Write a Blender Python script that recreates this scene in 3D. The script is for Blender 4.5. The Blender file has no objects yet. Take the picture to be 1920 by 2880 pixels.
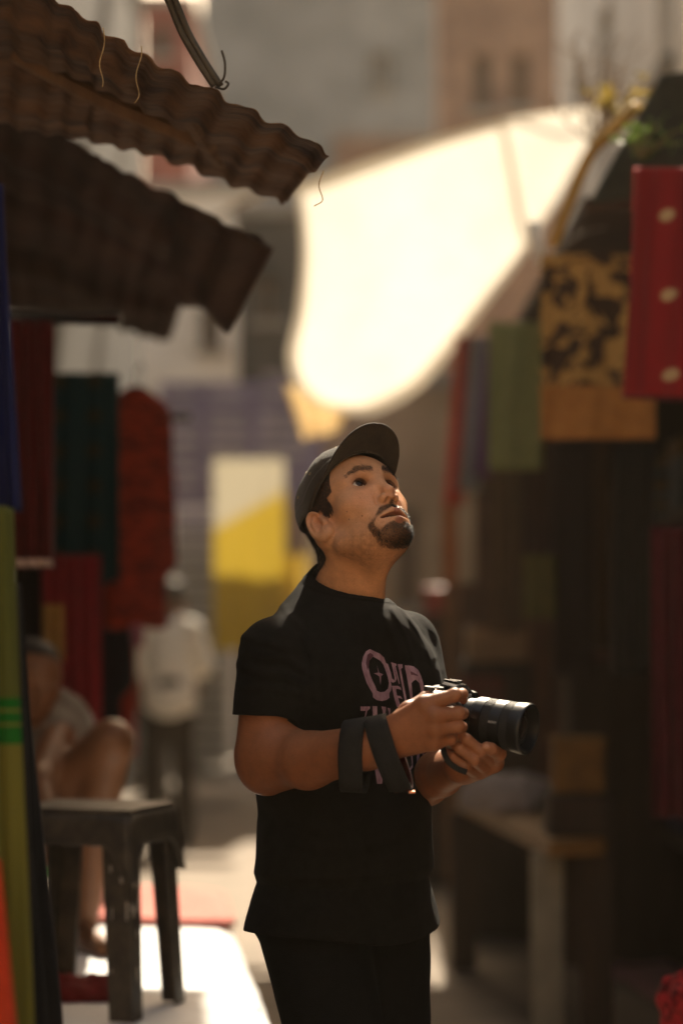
import bpy, bmesh, math, random
import numpy as np
from mathutils import Vector, Matrix
from mathutils.bvhtree import BVHTree

random.seed(7)
RNG = np.random.default_rng(7)
scene = bpy.context.scene
COL = scene.collection
rad = math.radians

# ------------------------------------------------------------------ camera
CAM_Z, PITCH, LENS = 1.33, rad(2.76), 85.0
cam_data = bpy.data.cameras.new('camera')
cam = bpy.data.objects.new('camera', cam_data)
COL.objects.link(cam)
cam.location = (0, 0, CAM_Z)
cam.rotation_euler = (rad(90) + PITCH, 0, 0)
cam_data.sensor_fit = 'VERTICAL'
cam_data.sensor_height = 36.0
cam_data.sensor_width = 24.0
cam_data.lens = LENS
cam_data.clip_end = 500
cam_data.dof.use_dof = True
cam_data.dof.focus_distance = 3.97
cam_data.dof.aperture_fstop = 1.8
scene.camera = cam

# ------------------------------------------------------------------ world, sun, exposure
SUN_DIR = Vector((0.08, 0.72, 0.69)).normalized()          # towards the sun
world = bpy.data.worlds.new('World')
scene.world = world
world.use_nodes = True
wn, wl = world.node_tree.nodes, world.node_tree.links
bg = wn['Background']
sky = wn.new('ShaderNodeTexSky')
sky.sky_type = 'NISHITA'
sky.sun_disc = False
sky.sun_elevation = math.asin(SUN_DIR.z)
sky.sun_rotation = math.atan2(SUN_DIR.x, SUN_DIR.y)
sky.dust_density = 5.0
sky.air_density = 1.2
tint = wn.new('ShaderNodeMix')                              # warm dusty air over the whole sky
tint.data_type = 'RGBA'
tint.blend_type = 'MULTIPLY'
tint.inputs[0].default_value = 1.0
tint.inputs[7].default_value = (1.0, 0.83, 0.62, 1)
wl.new(sky.outputs[0], tint.inputs[6])
wl.new(tint.outputs[2], bg.inputs[0])
bg.inputs[1].default_value = 0.12
sun_data = bpy.data.lights.new('sun', 'SUN')
sun_data.energy = 5.0
sun_data.angle = rad(0.6)
sun_data.color = (1.0, 0.86, 0.66)
sun = bpy.data.objects.new('sun', sun_data)
COL.objects.link(sun)
sun.rotation_euler = SUN_DIR.to_track_quat('Z', 'Y').to_euler()
vs = scene.view_settings
vs.view_transform = 'Standard'
vs.look = 'None'
vs.exposure = 1.5
vs.gamma = 1.0
vs.use_curve_mapping = False
cy = scene.cycles
cy.use_denoising = True
cy.max_bounces = 8
cy.diffuse_bounces = 4
cy.glossy_bounces = 3
cy.transmission_bounces = 6
cy.transparent_max_bounces = 8
cy.caustics_reflective = False
cy.caustics_refractive = False
cy.sample_clamp_indirect = 6.0

# ------------------------------------------------------------------ photo measurements -> places
HAZE = 0.0006
FPX = 2880 * LENS / 36.0
CP, SP = math.cos(PITCH), math.sin(PITCH)


def at(px, py, depth):
    """world point seen at photo pixel (1920x2880) at world depth y = depth"""
    u, v = (px - 960) / FPX, (1440 - py) / FPX
    d = np.array([u, CP - v * SP, SP + v * CP])
    return d * (depth / d[1]) + np.array([0, 0, CAM_Z])


# ------------------------------------------------------------------ materials
def new_mat(name):
    m = bpy.data.materials.new(name)
    m.use_nodes = True
    return m, m.node_tree.nodes, m.node_tree.links, m.node_tree.nodes['Principled BSDF']


def mat(name, col, rough=0.8, var=0.25, scale=14.0, bump=0.15, bscale=60.0, spec=0.3, metal=0.0, detail=5.0, col2=None, stretch=None, sheen=0.0, trans=0.0):
    """a base colour broken up by two octaves of noise, with fine relief"""
    m, n, l, p = new_mat(name)
    tc = n.new('ShaderNodeTexCoord')
    mp = n.new('ShaderNodeMapping')
    if stretch:
        mp.inputs['Scale'].default_value = stretch
    l.new(tc.outputs['Object'], mp.inputs[0])
    nz = n.new('ShaderNodeTexNoise')
    nz.inputs['Scale'].default_value = scale
    nz.inputs['Detail'].default_value = detail
    nz.inputs['Roughness'].default_value = 0.62
    l.new(mp.outputs[0], nz.inputs[0])
    cr = n.new('ShaderNodeValToRGB')
    c2 = col2 if col2 else tuple(c * (1 - var * 1.3) for c in col)
    c1 = col if col2 else tuple(min(1, c * (1 + var)) for c in col)
    cr.color_ramp.elements[0].position = 0.32
    cr.color_ramp.elements[1].position = 0.68
    cr.color_ramp.elements[0].color = (*c2, 1)
    cr.color_ramp.elements[1].color = (*c1, 1)
    l.new(nz.outputs[0], cr.inputs[0])
    l.new(cr.outputs[0], p.inputs['Base Color'])
    p.inputs['Roughness'].default_value = rough
    p.inputs['Metallic'].default_value = metal
    p.inputs['Specular IOR Level'].default_value = spec
    if sheen:
        p.inputs['Sheen Weight'].default_value = sheen
        p.inputs['Sheen Roughness'].default_value = 0.4
    if bump:
        nb = n.new('ShaderNodeTexNoise')
        nb.inputs['Scale'].default_value = bscale
        nb.inputs['Detail'].default_value = 4.0
        l.new(mp.outputs[0], nb.inputs[0])
        bp = n.new('ShaderNodeBump')
        bp.inputs['Strength'].default_value = bump
        bp.inputs['Distance'].default_value = 0.01
        l.new(nb.outputs[0], bp.inputs['Height'])
        l.new(bp.outputs[0], p.inputs['Normal'])
    if trans:
        out = n['Material Output']
        tr = n.new('ShaderNodeBsdfTranslucent')
        l.new(cr.outputs[0], tr.inputs[0])
        mx = n.new('ShaderNodeMixShader')
        mx.inputs[0].default_value = trans
        l.new(p.outputs[0], mx.inputs[1])
        l.new(tr.outputs[0], mx.inputs[2])
        l.new(mx.outputs[0], out.inputs[0])
    return m


def attr_mat(name, rough=0.5, sss=0.0, noise=0.12, nscale=300.0, bump=0.12, spec=0.4, attr='Col'):
    """colour painted per vertex (pigment), with fine mottling and pores"""
    m, n, l, p = new_mat(name)
    a = n.new('ShaderNodeAttribute')
    a.attribute_name = attr
    tc = n.new('ShaderNodeTexCoord')
    nz = n.new('ShaderNodeTexNoise')
    nz.inputs['Scale'].default_value = nscale
    nz.inputs['Detail'].default_value = 3.0
    l.new(tc.outputs['Object'], nz.inputs[0])
    n2 = n.new('ShaderNodeTexNoise')
    n2.inputs['Scale'].default_value = nscale / 7
    n2.inputs['Detail'].default_value = 4.0
    l.new(tc.outputs['Object'], n2.inputs[0])
    ad = n.new('ShaderNodeMath')
    ad.operation = 'ADD'
    l.new(nz.outputs[0], ad.inputs[0])
    l.new(n2.outputs[0], ad.inputs[1])
    mr = n.new('ShaderNodeMapRange')
    mr.inputs[1].default_value = 0.6
    mr.inputs[2].default_value = 1.4
    mr.inputs[3].default_value = 1 - noise
    mr.inputs[4].default_value = 1 + noise
    l.new(ad.outputs[0], mr.inputs[0])
    mx = n.new('ShaderNodeMix')
    mx.data_type = 'RGBA'
    mx.blend_type = 'MULTIPLY'
    mx.inputs[0].default_value = 1.0
    l.new(a.outputs[0], mx.inputs[6])
    l.new(mr.outputs[0], mx.inputs[7])
    l.new(mx.outputs[2], p.inputs['Base Color'])
    p.inputs['Roughness'].default_value = rough
    p.inputs['Specular IOR Level'].default_value = spec
    if sss:
        p.inputs['Subsurface Weight'].default_value = sss
        p.inputs['Subsurface Radius'].default_value = (1.0, 0.35, 0.2)
        p.inputs['Subsurface Scale'].default_value = 0.006
    bp = n.new('ShaderNodeBump')
    bp.inputs['Strength'].default_value = bump
    bp.inputs['Distance'].default_value = 0.002
    l.new(nz.outputs[0], bp.inputs['Height'])
    l.new(bp.outputs[0], p.inputs['Normal'])
    return m


# ------------------------------------------------------------------ object helpers
def link(name, me, material=None, parent=None, smooth=False):
    o = bpy.data.objects.new(name, me)
    COL.objects.link(o)
    if material is not None:
        me.materials.append(material)
    if parent is not None:
        o.parent = parent
        o.matrix_parent_inverse = parent.matrix_world.inverted() if False else Matrix.Translation(-Vector(parent.location))
    if smooth:
        me.polygons.foreach_set('use_smooth', np.ones(len(me.polygons), bool))
    return o


def tag(o, label, cat, group=None):
    o['label'] = label
    o['category'] = cat
    if group:
        o['group'] = group
    return o


def empty(name, loc, label, cat, group=None):
    o = bpy.data.objects.new(name, None)
    COL.objects.link(o)
    o.location = tuple(loc)
    o.empty_display_size = 0.1
    return tag(o, label, cat, group)


def np_mesh(name, v, f):
    """f: (n,3) or (n,4) int array"""
    me = bpy.data.meshes.new(name)
    v = np.ascontiguousarray(v, np.float32)
    f = np.ascontiguousarray(f, np.int32)
    k = f.shape[1]
    me.vertices.add(len(v))
    me.vertices.foreach_set('co', v.ravel())
    me.loops.add(f.size)
    me.loops.foreach_set('vertex_index', f.ravel())
    me.polygons.add(len(f))
    me.polygons.foreach_set('loop_start', np.arange(0, f.size, k, dtype=np.int32))
    me.update(calc_edges=True)
    me.validate()
    return me


def paint(me, cols, name='Col'):
    a = me.color_attributes.new(name, 'FLOAT_COLOR', 'POINT')
    c = np.ones((len(me.vertices), 4), np.float32)
    c[:, :3] = cols
    a.data.foreach_set('color', c.ravel())


def grid_mesh(name, pts, closed_u=False):
    """pts: (nu,nv,3) -> quad sheet"""
    nu, nv = pts.shape[:2]
    idx = np.arange(nu * nv).reshape(nu, nv)
    if closed_u:
        idx = np.concatenate([idx, idx[:1]], 0)
    f = np.stack([idx[:-1, :-1], idx[1:, :-1], idx[1:, 1:], idx[:-1, 1:]], -1).reshape(-1, 4)
    return np_mesh(name, pts.reshape(-1, 3), f)


def solid_sheet(name, pts, thick):
    """a sheet with real thickness: front, back and rim"""
    pts = np.asarray(pts, float)
    du = np.gradient(pts, axis=0)
    dv = np.gradient(pts, axis=1)
    nrm = np.cross(du, dv)
    nrm /= np.linalg.norm(nrm, axis=2, keepdims=True) + 1e-12
    a, b = pts + nrm * thick / 2, pts - nrm * thick / 2
    nu, nv = pts.shape[:2]
    i = np.arange(nu * nv).reshape(nu, nv)
    q = lambda t: np.stack([t[:-1, :-1], t[1:, :-1], t[1:, 1:], t[:-1, 1:]], -1).reshape(-1, 4)
    j = i + nu * nv
    ring = np.concatenate([i[:, 0], i[-1, 1:], i[-2::-1, -1], i[0, -2:0:-1]])
    r2 = np.roll(ring, -1)
    rim = np.stack([ring, ring + nu * nv, r2 + nu * nv, r2], 1)
    f = np.concatenate([q(i), q(j)[:, ::-1], rim])
    return np_mesh(name, np.concatenate([a.reshape(-1, 3), b.reshape(-1, 3)]), f)


def tube_arrays(path, radii, n=8):
    path = np.asarray(path, float)
    m = len(path)
    radii = np.broadcast_to(np.asarray(radii, float), (m,))
    t = np.gradient(path, axis=0)
    t /= np.linalg.norm(t, axis=1, keepdims=True) + 1e-12
    ref = np.array([0.31, 0.17, 0.93])
    V = []
    u = np.cross(t[0], ref)
    u /= np.linalg.norm(u) + 1e-12
    for i in range(m):
        u = u - t[i] * np.dot(u, t[i])
        u /= np.linalg.norm(u) + 1e-12
        w = np.cross(t[i], u)
        a = np.linspace(0, 2 * np.pi, n, endpoint=False)
        V.append(path[i] + radii[i] * (np.cos(a)[:, None] * u + np.sin(a)[:, None] * w))
    V = np.concatenate(V)
    idx = np.arange(m * n).reshape(m, n)
    nx = np.roll(idx, -1, 1)
    f = np.stack([idx[:-1], nx[:-1], nx[1:], idx[1:]], -1).reshape(-1, 4)
    c0, c1 = len(V), len(V) + 1
    V = np.concatenate([V, path[:1], path[-1:]])
    cap = np.concatenate([np.stack([nx[0], idx[0], np.full(n, c0), np.full(n, c0)], 1), np.stack([idx[-1], nx[-1], np.full(n, c1), np.full(n, c1)], 1)])
    return V, f, cap


class MB:
    """collects shapes into one mesh"""
    def __init__(self):
        self.v, self.f, self.n = [], [], 0

    def add(self, v, faces):
        for q in faces:
            self.f.append(tuple(int(i) + self.n for i in q))
        self.v.extend([tuple(map(float, p)) for p in v])
        self.n += len(v)
        return self

    def tube(self, path, r, n=8):
        V, f, cap = tube_arrays(path, r, n)
        return self.add(V, [tuple(q) for q in f] + [tuple(q[:3]) for q in cap])

    def box(self, c, s, M=None, bevel=0.0):
        c, s = np.asarray(c, float), np.asarray(s, float) / 2
        b = min(bevel, 0.45 * 2 * s.min())
        if b <= 0:
            v = np.array([[x, y, z] for x in (-1, 1) for y in (-1, 1) for z in (-1, 1)], float) * s
            f = [(0, 1, 3, 2), (4, 6, 7, 5), (0, 4, 5, 1), (2, 3, 7, 6), (0, 2, 6, 4), (1, 5, 7, 3)]
        else:
            bm = bmesh.new()
            bmesh.ops.create_cube(bm, size=1.0)
            bmesh.ops.scale(bm, vec=tuple(2 * s), verts=bm.verts)
            bmesh.ops.bevel(bm, geom=list(bm.edges), offset=b, segments=2, affect='EDGES', profile=0.6)
            bm.verts.ensure_lookup_table()
            v = np.array([p.co[:] for p in bm.verts])
            f = [tuple(p.index for p in q.verts) for q in bm.faces]
            bm.free()
        if M is not None:
            v = v @ np.asarray(M).T
        return self.add(v + c, f)

    def lathe(self, o, axis, prof, n=32, up=(0, 0, 1), cap=(True, True)):
        """prof: list of (distance along axis, radius)"""
        axis = np.asarray(axis, float) / np.linalg.norm(axis)
        u = np.cross(axis, up)
        u /= np.linalg.norm(u)
        w = np.cross(u, axis)
        a = np.linspace(0, 2 * np.pi, n, endpoint=False)
        V = np.concatenate([np.asarray(o) + axis * t + r * (np.cos(a)[:, None] * u + np.sin(a)[:, None] * w) for t, r in prof])
        idx = np.arange(len(prof) * n).reshape(-1, n)
        nx = np.roll(idx, -1, 1)
        f = [tuple(q) for q in np.stack([idx[:-1], nx[:-1], nx[1:], idx[1:]], -1).reshape(-1, 4)]
        if cap[0]:
            f.append(tuple(idx[0][::-1]))
        if cap[1]:
            f.append(tuple(idx[-1]))
        return self.add(V, f)

    def build(self, name, material=None, parent=None, smooth=False, autosmooth=None):
        me = bpy.data.meshes.new(name)
        me.from_pydata(self.v, [], self.f)
        me.update()
        o = link(name, me, material, parent, smooth)
        if autosmooth:
            me.set_sharp_from_angle(angle=rad(autosmooth))
        return o


def catmull(pts, n=8):
    pts = np.asarray(pts, float)
    P = np.concatenate([[2 * pts[0] - pts[1]], pts, [2 * pts[-1] - pts[-2]]])
    out = []
    for i in range(1, len(P) - 2):
        t = np.linspace(0, 1, n, endpoint=False)[:, None]
        a, b, c, d = P[i - 1], P[i], P[i + 1], P[i + 2]
        out.append(0.5 * (2 * b + (c - a) * t + (2 * a - 5 * b + 4 * c - d) * t ** 2 + (3 * b - a - 3 * c + d) * t ** 3))
    out.append(pts[-1:])
    return np.concatenate(out)


# ------------------------------------------------------------------ smooth implicit bodies
def smin(a, b, k):
    h = np.clip(0.5 + 0.5 * (b - a) / k, 0, 1)
    return b + (a - b) * h - k * h * (1 - h)


def smax(a, b, k):
    return -smin(-a, -b, k)


def rcone(P, a, b, r1, r2):
    a, b = np.asarray(a, np.float32), np.asarray(b, np.float32)
    ba = b - a
    pa = P - a
    t = np.clip(pa @ ba / (ba @ ba), 0, 1)
    e = pa - t[:, None] * ba
    return np.sqrt(np.einsum('ij,ij->i', e, e)) - (r1 + (r2 - r1) * t)


def ell(P, c, r):
    q = P - np.asarray(c, np.float32)
    r = np.asarray(r, np.float32)
    a = q / r
    b = a / r
    k0 = np.sqrt(np.einsum('ij,ij->i', a, a))
    k1 = np.sqrt(np.einsum('ij,ij->i', b, b)) + 1e-9
    return k0 * (k0 - 1) / k1


def chain(P, pts, rs, k=0.004):
    d = None
    for i in range(len(pts) - 1):
        e = rcone(P, pts[i], pts[i + 1], rs[i], rs[i + 1])
        d = e if d is None else smin(d, e, k)
    return d


def near(P, c, R, fn):
    """evaluate fn only within R of c; outside return the distance to that ball plus a margin"""
    q = P - np.asarray(c, np.float32)
    dd = np.sqrt(np.einsum('ij,ij->i', q, q))
    out = (dd - R + 0.03).astype(np.float32)
    m = dd < R
    if m.any():
        out[m] = fn(P[m])
    else:
        pass
    return np.where(m, out, np.maximum(out, 0.03))


def surface(f, lo, hi, h, chunk=150000):
    """sparse surface nets of f = 0 at cell size h"""
    lo, hi = np.asarray(lo, float), np.asarray(hi, float)

    def ev(P):
        P = P.astype(np.float32)
        return np.concatenate([f(P[i:i + chunk]) for i in range(0, len(P), chunk)]) if len(P) else np.zeros(0, np.float32)
    s = 16 * h
    n = np.ceil((hi - lo) / s).astype(int)
    g = np.stack(np.meshgrid(*[np.arange(k) for k in n], indexing='ij'), -1).reshape(-1, 3)
    d = ev(lo + (g + 0.5) * s)
    g = g[np.abs(d) < s * 1.25]
    sub = np.stack(np.meshgrid(*[np.arange(4)] * 3, indexing='ij'), -1).reshape(-1, 3)
    g = (g[:, None] * 4 + sub).reshape(-1, 3)
    s = 4 * h
    d = ev(lo + (g + 0.5) * s)
    g = g[np.abs(d) < s * 1.35]
    c5 = np.stack(np.meshgrid(*[np.arange(5)] * 3, indexing='ij'), -1).reshape(-1, 3)
    base = g * 4
    vals = ev((lo + (base[:, None] + c5).reshape(-1, 3) * h)).reshape(-1, 5, 5, 5)
    sg = vals < 0
    corners = [(i, j, k) for i in (0, 1) for j in (0, 1) for k in (0, 1)]
    cnt = sum(sg[:, i:i + 4, j:j + 4, k:k + 4].astype(np.int8) for i, j, k in corners)
    act = np.argwhere((cnt > 0) & (cnt < 8))
    cell = base[act[:, 0]] + act[:, 1:]
    cv = np.stack([vals[act[:, 0], act[:, 1] + i, act[:, 2] + j, act[:, 3] + k] for i, j, k in corners], 1)
    ca = np.array(corners, float)
    num = np.zeros((len(act), 3))
    den = np.zeros(len(act))
    for a in range(8):
        for b in range(a + 1, 8):
            if abs(ca[a] - ca[b]).sum() == 1:
                va, vb = cv[:, a], cv[:, b]
                m = (va < 0) != (vb < 0)
                t = np.where(m, va / np.where(m, va - vb, 1), 0)
                num += np.where(m[:, None], ca[a] + t[:, None] * (ca[b] - ca[a]), 0)
                den += m
    V = lo + (cell + num / den[:, None]) * h
    big = 1 << 20
    key = (cell[:, 0] * big + cell[:, 1]) * big + cell[:, 2]
    order = np.argsort(key)
    ks = key[order]
    quads = []
    for ax, (b1, b2) in enumerate(((1, 2), (2, 0), (0, 1))):
        e = np.zeros(3, int)
        e[ax] = 1
        vi = np.array(corners).tolist().index(list(e))
        m = (cv[:, 0] < 0) != (cv[:, vi] < 0)
        cc = cell[m]
        flip = cv[m, 0] < 0
        q = []
        ok = np.ones(len(cc), bool)
        for o1, o2 in ((0, 0), (1, 0), (1, 1), (0, 1)):
            c = cc.copy()
            c[:, b1] -= o1
            c[:, b2] -= o2
            kk = (c[:, 0] * big + c[:, 1]) * big + c[:, 2]
            p = np.clip(np.searchsorted(ks, kk), 0, len(ks) - 1)
            ok &= ks[p] == kk
            q.append(order[p])
        q = np.stack(q, 1)
        q[flip] = q[flip][:, ::-1]
        quads.append(q[ok])
    F = np.concatenate(quads)[:, ::-1]
    return V, F


def normals(f, V, e=0.0008):
    V = V.astype(np.float32)
    g = np.stack([f(V + np.eye(3, dtype=np.float32)[i] * e) - f(V - np.eye(3, dtype=np.float32)[i] * e) for i in range(3)], 1)
    return g / (np.linalg.norm(g, axis=1, keepdims=True) + 1e-9)


def wob(P, s, seed=0):
    """cheap smooth noise in [-1,1] made of crossed sines"""
    a = 1.7 + seed
    x, y, z = P[:, 0] * s, P[:, 1] * s, P[:, 2] * s
    return (np.sin(x * 1.0 + 1.3 * np.sin(y * 0.7 + a) + a) + np.sin(y * 1.13 + 1.2 * np.sin(z * 0.8 + a * 2) + a * 3) + np.sin(z * 0.91 + 1.1 * np.sin(x * 0.9 + a * 1.4))) / 3


def strands(name, roots, dirs, lens, r, material, parent, droop=0.3, seg=3):
    """short hairs: tapered three-sided spikes, all in one mesh"""
    n = len(roots)
    dirs = dirs / (np.linalg.norm(dirs, axis=1, keepdims=True) + 1e-9)
    rnd = RNG.normal(size=(n, 3))
    s1 = np.cross(dirs, rnd)
    s1 /= np.linalg.norm(s1, axis=1, keepdims=True) + 1e-9
    s2 = np.cross(dirs, s1)
    bend = RNG.normal(size=(n, 3)) * 0.18 + np.array([0, 0, -droop])
    V = []
    rr = np.broadcast_to(r, (n,))[:, None]
    for k in range(seg):
        t = k / seg
        c = roots + dirs * (lens * t)[:, None] + bend * (lens * t * t)[:, None]
        w = rr * (1 - 0.75 * t)
        for a in (0, 2.094, 4.189):
            V.append(c + w * (math.cos(a) * s1 + math.sin(a) * s2))
    V.append(roots + dirs * lens[:, None] + bend * lens[:, None])
    m = len(V)
    V = np.stack(V, 1).reshape(-1, 3)
    F = []
    base = (np.arange(n) * m)[:, None]
    for k in range(seg - 1):
        for j in range(3):
            j2 = (j + 1) % 3
            a, b, c, d = 3 * k + j, 3 * k + j2, 3 * k + 3 + j2, 3 * k + 3 + j
            F += [base + np.array([[a, b, c]]), base + np.array([[a, c, d]])]
    k = seg - 1
    for j in range(3):
        F.append(base + np.array([[3 * k + j, 3 * k + (j + 1) % 3, 3 * seg]]))
    me = np_mesh(name, V, np.concatenate(F))
    return link(name, me, material, parent, True)
# ================================================================== THE PHOTOGRAPHER
BODY_O = np.array([0.0, 4.10, 0.0])
man = empty('person', BODY_O, 'person in black cap and printed black t-shirt looking up, holding a camera', 'person')
yb = rad(45)
BR = np.array([-math.cos(yb), -math.sin(yb), 0.0])       # his right
BF = np.array([math.sin(yb), -math.cos(yb), 0.0])        # his front
BM = np.stack([BR, BF, np.array([0, 0, 1.0])])            # rows: local axes


def B(x, y, z):
    return BODY_O + BR * x + BF * y + np.array([0, 0, z])


def to_body(P):
    return (P - BODY_O.astype(np.float32)) @ BM.T.astype(np.float32)


# head pose
HS = 0.96
HO = at(1009, 1467, 4.07)


def head_rot(y, p, r):
    cp, sp, cr, sr = math.cos(p), math.sin(p), math.cos(r), math.sin(r)
    Rx = np.array([[1, 0, 0], [0, cp, -sp], [0, sp, cp]])
    Ry = np.array([[cr, 0, sr], [0, 1, 0], [-sr, 0, cr]])
    Rz = np.array([[-math.cos(y), math.sin(y), 0], [-math.sin(y), -math.cos(y), 0], [0, 0, 1]])
    return Rz @ Rx @ Ry


HM = head_rot(rad(34.5), rad(37.5), rad(-1.0))


def to_head(P):
    return ((P - HO.astype(np.float32)) @ HM.astype(np.float32)) / HS


def H(x, y, z):
    return HO + HM @ (np.array([x, y, z]) * HS)


EYE = np.array([0.0312, 0.0650, 0.0205])


def almond(ex, ez):
    """eye opening in the face plane"""
    up = np.sqrt((ex + .0015) ** 2 + (ez + 0.0095) ** 2) - 0.0182
    lo = np.sqrt((ex - 0.001) ** 2 + (ez - 0.0150) ** 2) - 0.0208
    return np.maximum(up, lo)


def head_sdf(q):
    """head in its own frame: x right, y front, z up, origin between the ears"""
    x, y, z = q[:, 0], q[:, 1], q[:, 2]
    s = q.copy()
    s[:, 0] = np.abs(x)
    d = ell(q, (0, -.012, .048), (.073, .096, .080))
    d = smin(d, ell(q, (0, .046, .034), (.060, .047, .052)), .03)
    d = smin(d, ell(q, (0, .040, -.022), (.057, .048, .058)), .025)
    d = smin(d, ell(s, (.046, .046, -.008), (.020, .024, .017)), .022)
    d = smin(d, rcone(s, (.054, .006, -.056), (.016, .064, -.084), .016, .016), .03)
    d = smin(d, ell(q, (0, .026, -.064), (.044, .046, .032)), .03)
    d = smin(d, ell(q, (0, .075, -.0865), (.023, .019, .016)), .016)
    d = smin(d, ell(q, (0, .064, -.062), (.034, .032, .030)), .02)
    # nasolabial cheek pads
    d = smin(d, ell(s, (.030, .066, -.030), (.016, .017, .022)), .014)
    # brow ridge, eye sockets
    d = smin(d, rcone(s, (.010, .0835, .0395), (.048, .062, .034), .0085, .0085), .012)
    d = smax(d, -ell(s, (.0335, .100, .0195), (.0205, .026, .0145)), .011)
    # nose
    d = smin(d, rcone(q, (0, .0815, .028), (0, .0990, -.010), .0070, .0092), .010)
    d = smin(d, ell(q, (0, .1010, -.0165), (.0092, .0094, .0086)), .007)
    d = smin(d, ell(s, (.0122, .0930, -.0255), (.0070, .0100, .0076)), .005)
    d = smin(d, ell(q, (0, .0965, -.0280), (.007, .010, .007)), .005)
    d = smax(d, -ell(s, (.0068, .0985, -.0335), (.0038, .0066, .0058)), .0020)
    # crease behind the wing of the nose
    d = smax(d, -(rcone(s, (.0222, .087, -.020), (.0235, .085, -.033), .0016, .0016)), .006)
    # lids around the eyeball
    e = s - EYE.astype(np.float32)
    lid = np.sqrt(np.einsum('ij,ij->i', e, e))
    d = smin(d, lid - .0140, .005)
    # fold above the upper lid
    fold = np.sqrt((np.sqrt(e[:, 0] ** 2 + (e[:, 2] + .008) ** 2) - .0205) ** 2 + (lid - .0152) ** 2) - .0010
    d = np.where((e[:, 2] > .001) & (np.abs(e[:, 0]) < .016), smax(d, -fold, .003), d)
    cut = np.maximum(almond(e[:, 0], e[:, 2]), np.maximum(.0117 - lid, -e[:, 1]))
    d = smax(d, -cut, .0012)
    # lips, parted
    up = rcone(s, (.005, .0955, -.0535), (.0325, .077, -.0650), .0066, .0026)
    lo = rcone(s, (.000, .0945, -.0735), (.0315, .077, -.0665), .0070, .0026)
    d = smin(d, np.minimum(up, lo), .0045)
    d = smax(d, -ell(s, (.0, .088, -.0638 + .0), (.0285, .020, .0052)), .002)
    d = smax(d, -rcone(q, (0, .102, -.038), (0, .102, -.046), .0035, .0035), .006)
    d = smax(d, -ell(q, (0, .101, -.0815), (.018, .0075, .004)), .008)
    # ear
    ex, ey, ez = s[:, 0] - .0745, s[:, 1] + .003, s[:, 2] - .000
    ca, sa = math.cos(.24), math.sin(.24)
    ey, ez = ey * ca + ez * sa, -ey * sa + ez * ca
    cb, sb = math.cos(.36), math.sin(.36)
    ex, ey = ex * cb + ey * sb, -ex * sb + ey * cb
    E = np.stack([ex, ey, ez], 1)
    ear = smin(ell(E, (0, -.012, 0), (.0058, .0160, .0310)), ell(E, (-.010, -.004, 0), (.008, .010, .024)), .006)
    ear = smin(ear, ell(E, (.001, -.003, -.0275), (.0058, .0080, .0095)), .006)
    ear = smax(ear, -ell(E, (.0090, -.0095, .000), (.0110, .0105, .0225)), .003)
    rr = np.sqrt(((ey + .012) / .0150) ** 2 + (ez / .0290) ** 2)
    rim = np.sqrt(((rr - 1) * .018) ** 2 + (ex - .0050) ** 2) - .0030
    rim = np.where((ey > -.004) & (ez < .014), .02, rim)
    ear = smin(ear, rim, .0025)
    ear = smin(ear, rcone(E, (.0045, -.0185, -.012), (.0045, -.0160, .010), .0024, .0024), .003)   # inner fold
    ear = smin(ear, rcone(E, (.0045, -.0160, .010), (.0040, -.0080, .017), .0024, .0020), .003)
    ear = smax(ear, -ell(E, (.004, -.0065, -.005), (.0085, .0056, .0090)), .002)                   # bowl
    ear = smin(ear, ell(E, (.0040, .0035, -.006), (.0045, .0040, .0070)), .003)                    # tragus
    d = smin(d, ear, .004)
    return d


# arms and hands (joint positions measured off the photograph)
SH_R, EL_R, WR_R = B(.150, -.005, 1.284), at(752, 2160, 3.985), at(1030, 2108, 3.80)
SH_L, EL_L, WR_L = B(-.145, .01, 1.300), at(1192, 2192, 4.14), at(1305, 2150, 3.885)

RH = {  # right hand: px, py, depth, radius
    'idx': [(1193, 1982, 3.745, .0145), (1278, 1955, 3.740, .0096), (1299, 1953, 3.762, .0086), (1302, 1966, 3.785, .0076)],
    'mid': [(1220, 2012, 3.738, .0140), (1288, 2005, 3.743, .0096), (1300, 2006, 3.775, .0090), (1280, 2012, 3.795, .0080)],
    'rng': [(1222, 2048, 3.742, .0140), (1287, 2042, 3.748, .0096), (1297, 2046, 3.780, .0086), (1276, 2050, 3.800, .0076)],
    'pky': [(1216, 2083, 3.757, .0160), (1266, 2079, 3.768, .0084), (1287, 2074, 3.788, .0076), (1297, 2064, 3.797, .0068)],
    'thb': [(1090, 2062, 3.785, .019), (1150, 2000, 3.790, .0150), (1197, 1965, 3.805, .0112), (1226, 1951, 3.82, .0092)],
}
LH = {
    'a': [(1384, 2136, 3.840, .015), (1350, 2112, 3.775, .0092), (1312, 2080, 3.770, .0084), (1291, 2062, 3.785, .0072)],
    'b': [(1362, 2152, 3.845, .015), (1333, 2136, 3.775, .0090), (1292, 2106, 3.772, .0082), (1272, 2090, 3.787, .0070)],
    'c': [(1340, 2164, 3.855, .015), (1306, 2156, 3.785, .0086), (1274, 2131, 3.782, .0078), (1259, 2117, 3.795, .0068)],
    't': [(1390, 2146, 3.850, .014), (1402, 2120, 3.805, .0104), (1380, 2107, 3.774, .0098), (1368, 2102, 3.770, .0090)],
}


def jp(t):
    return at(*t[:3]), t[3]


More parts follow.
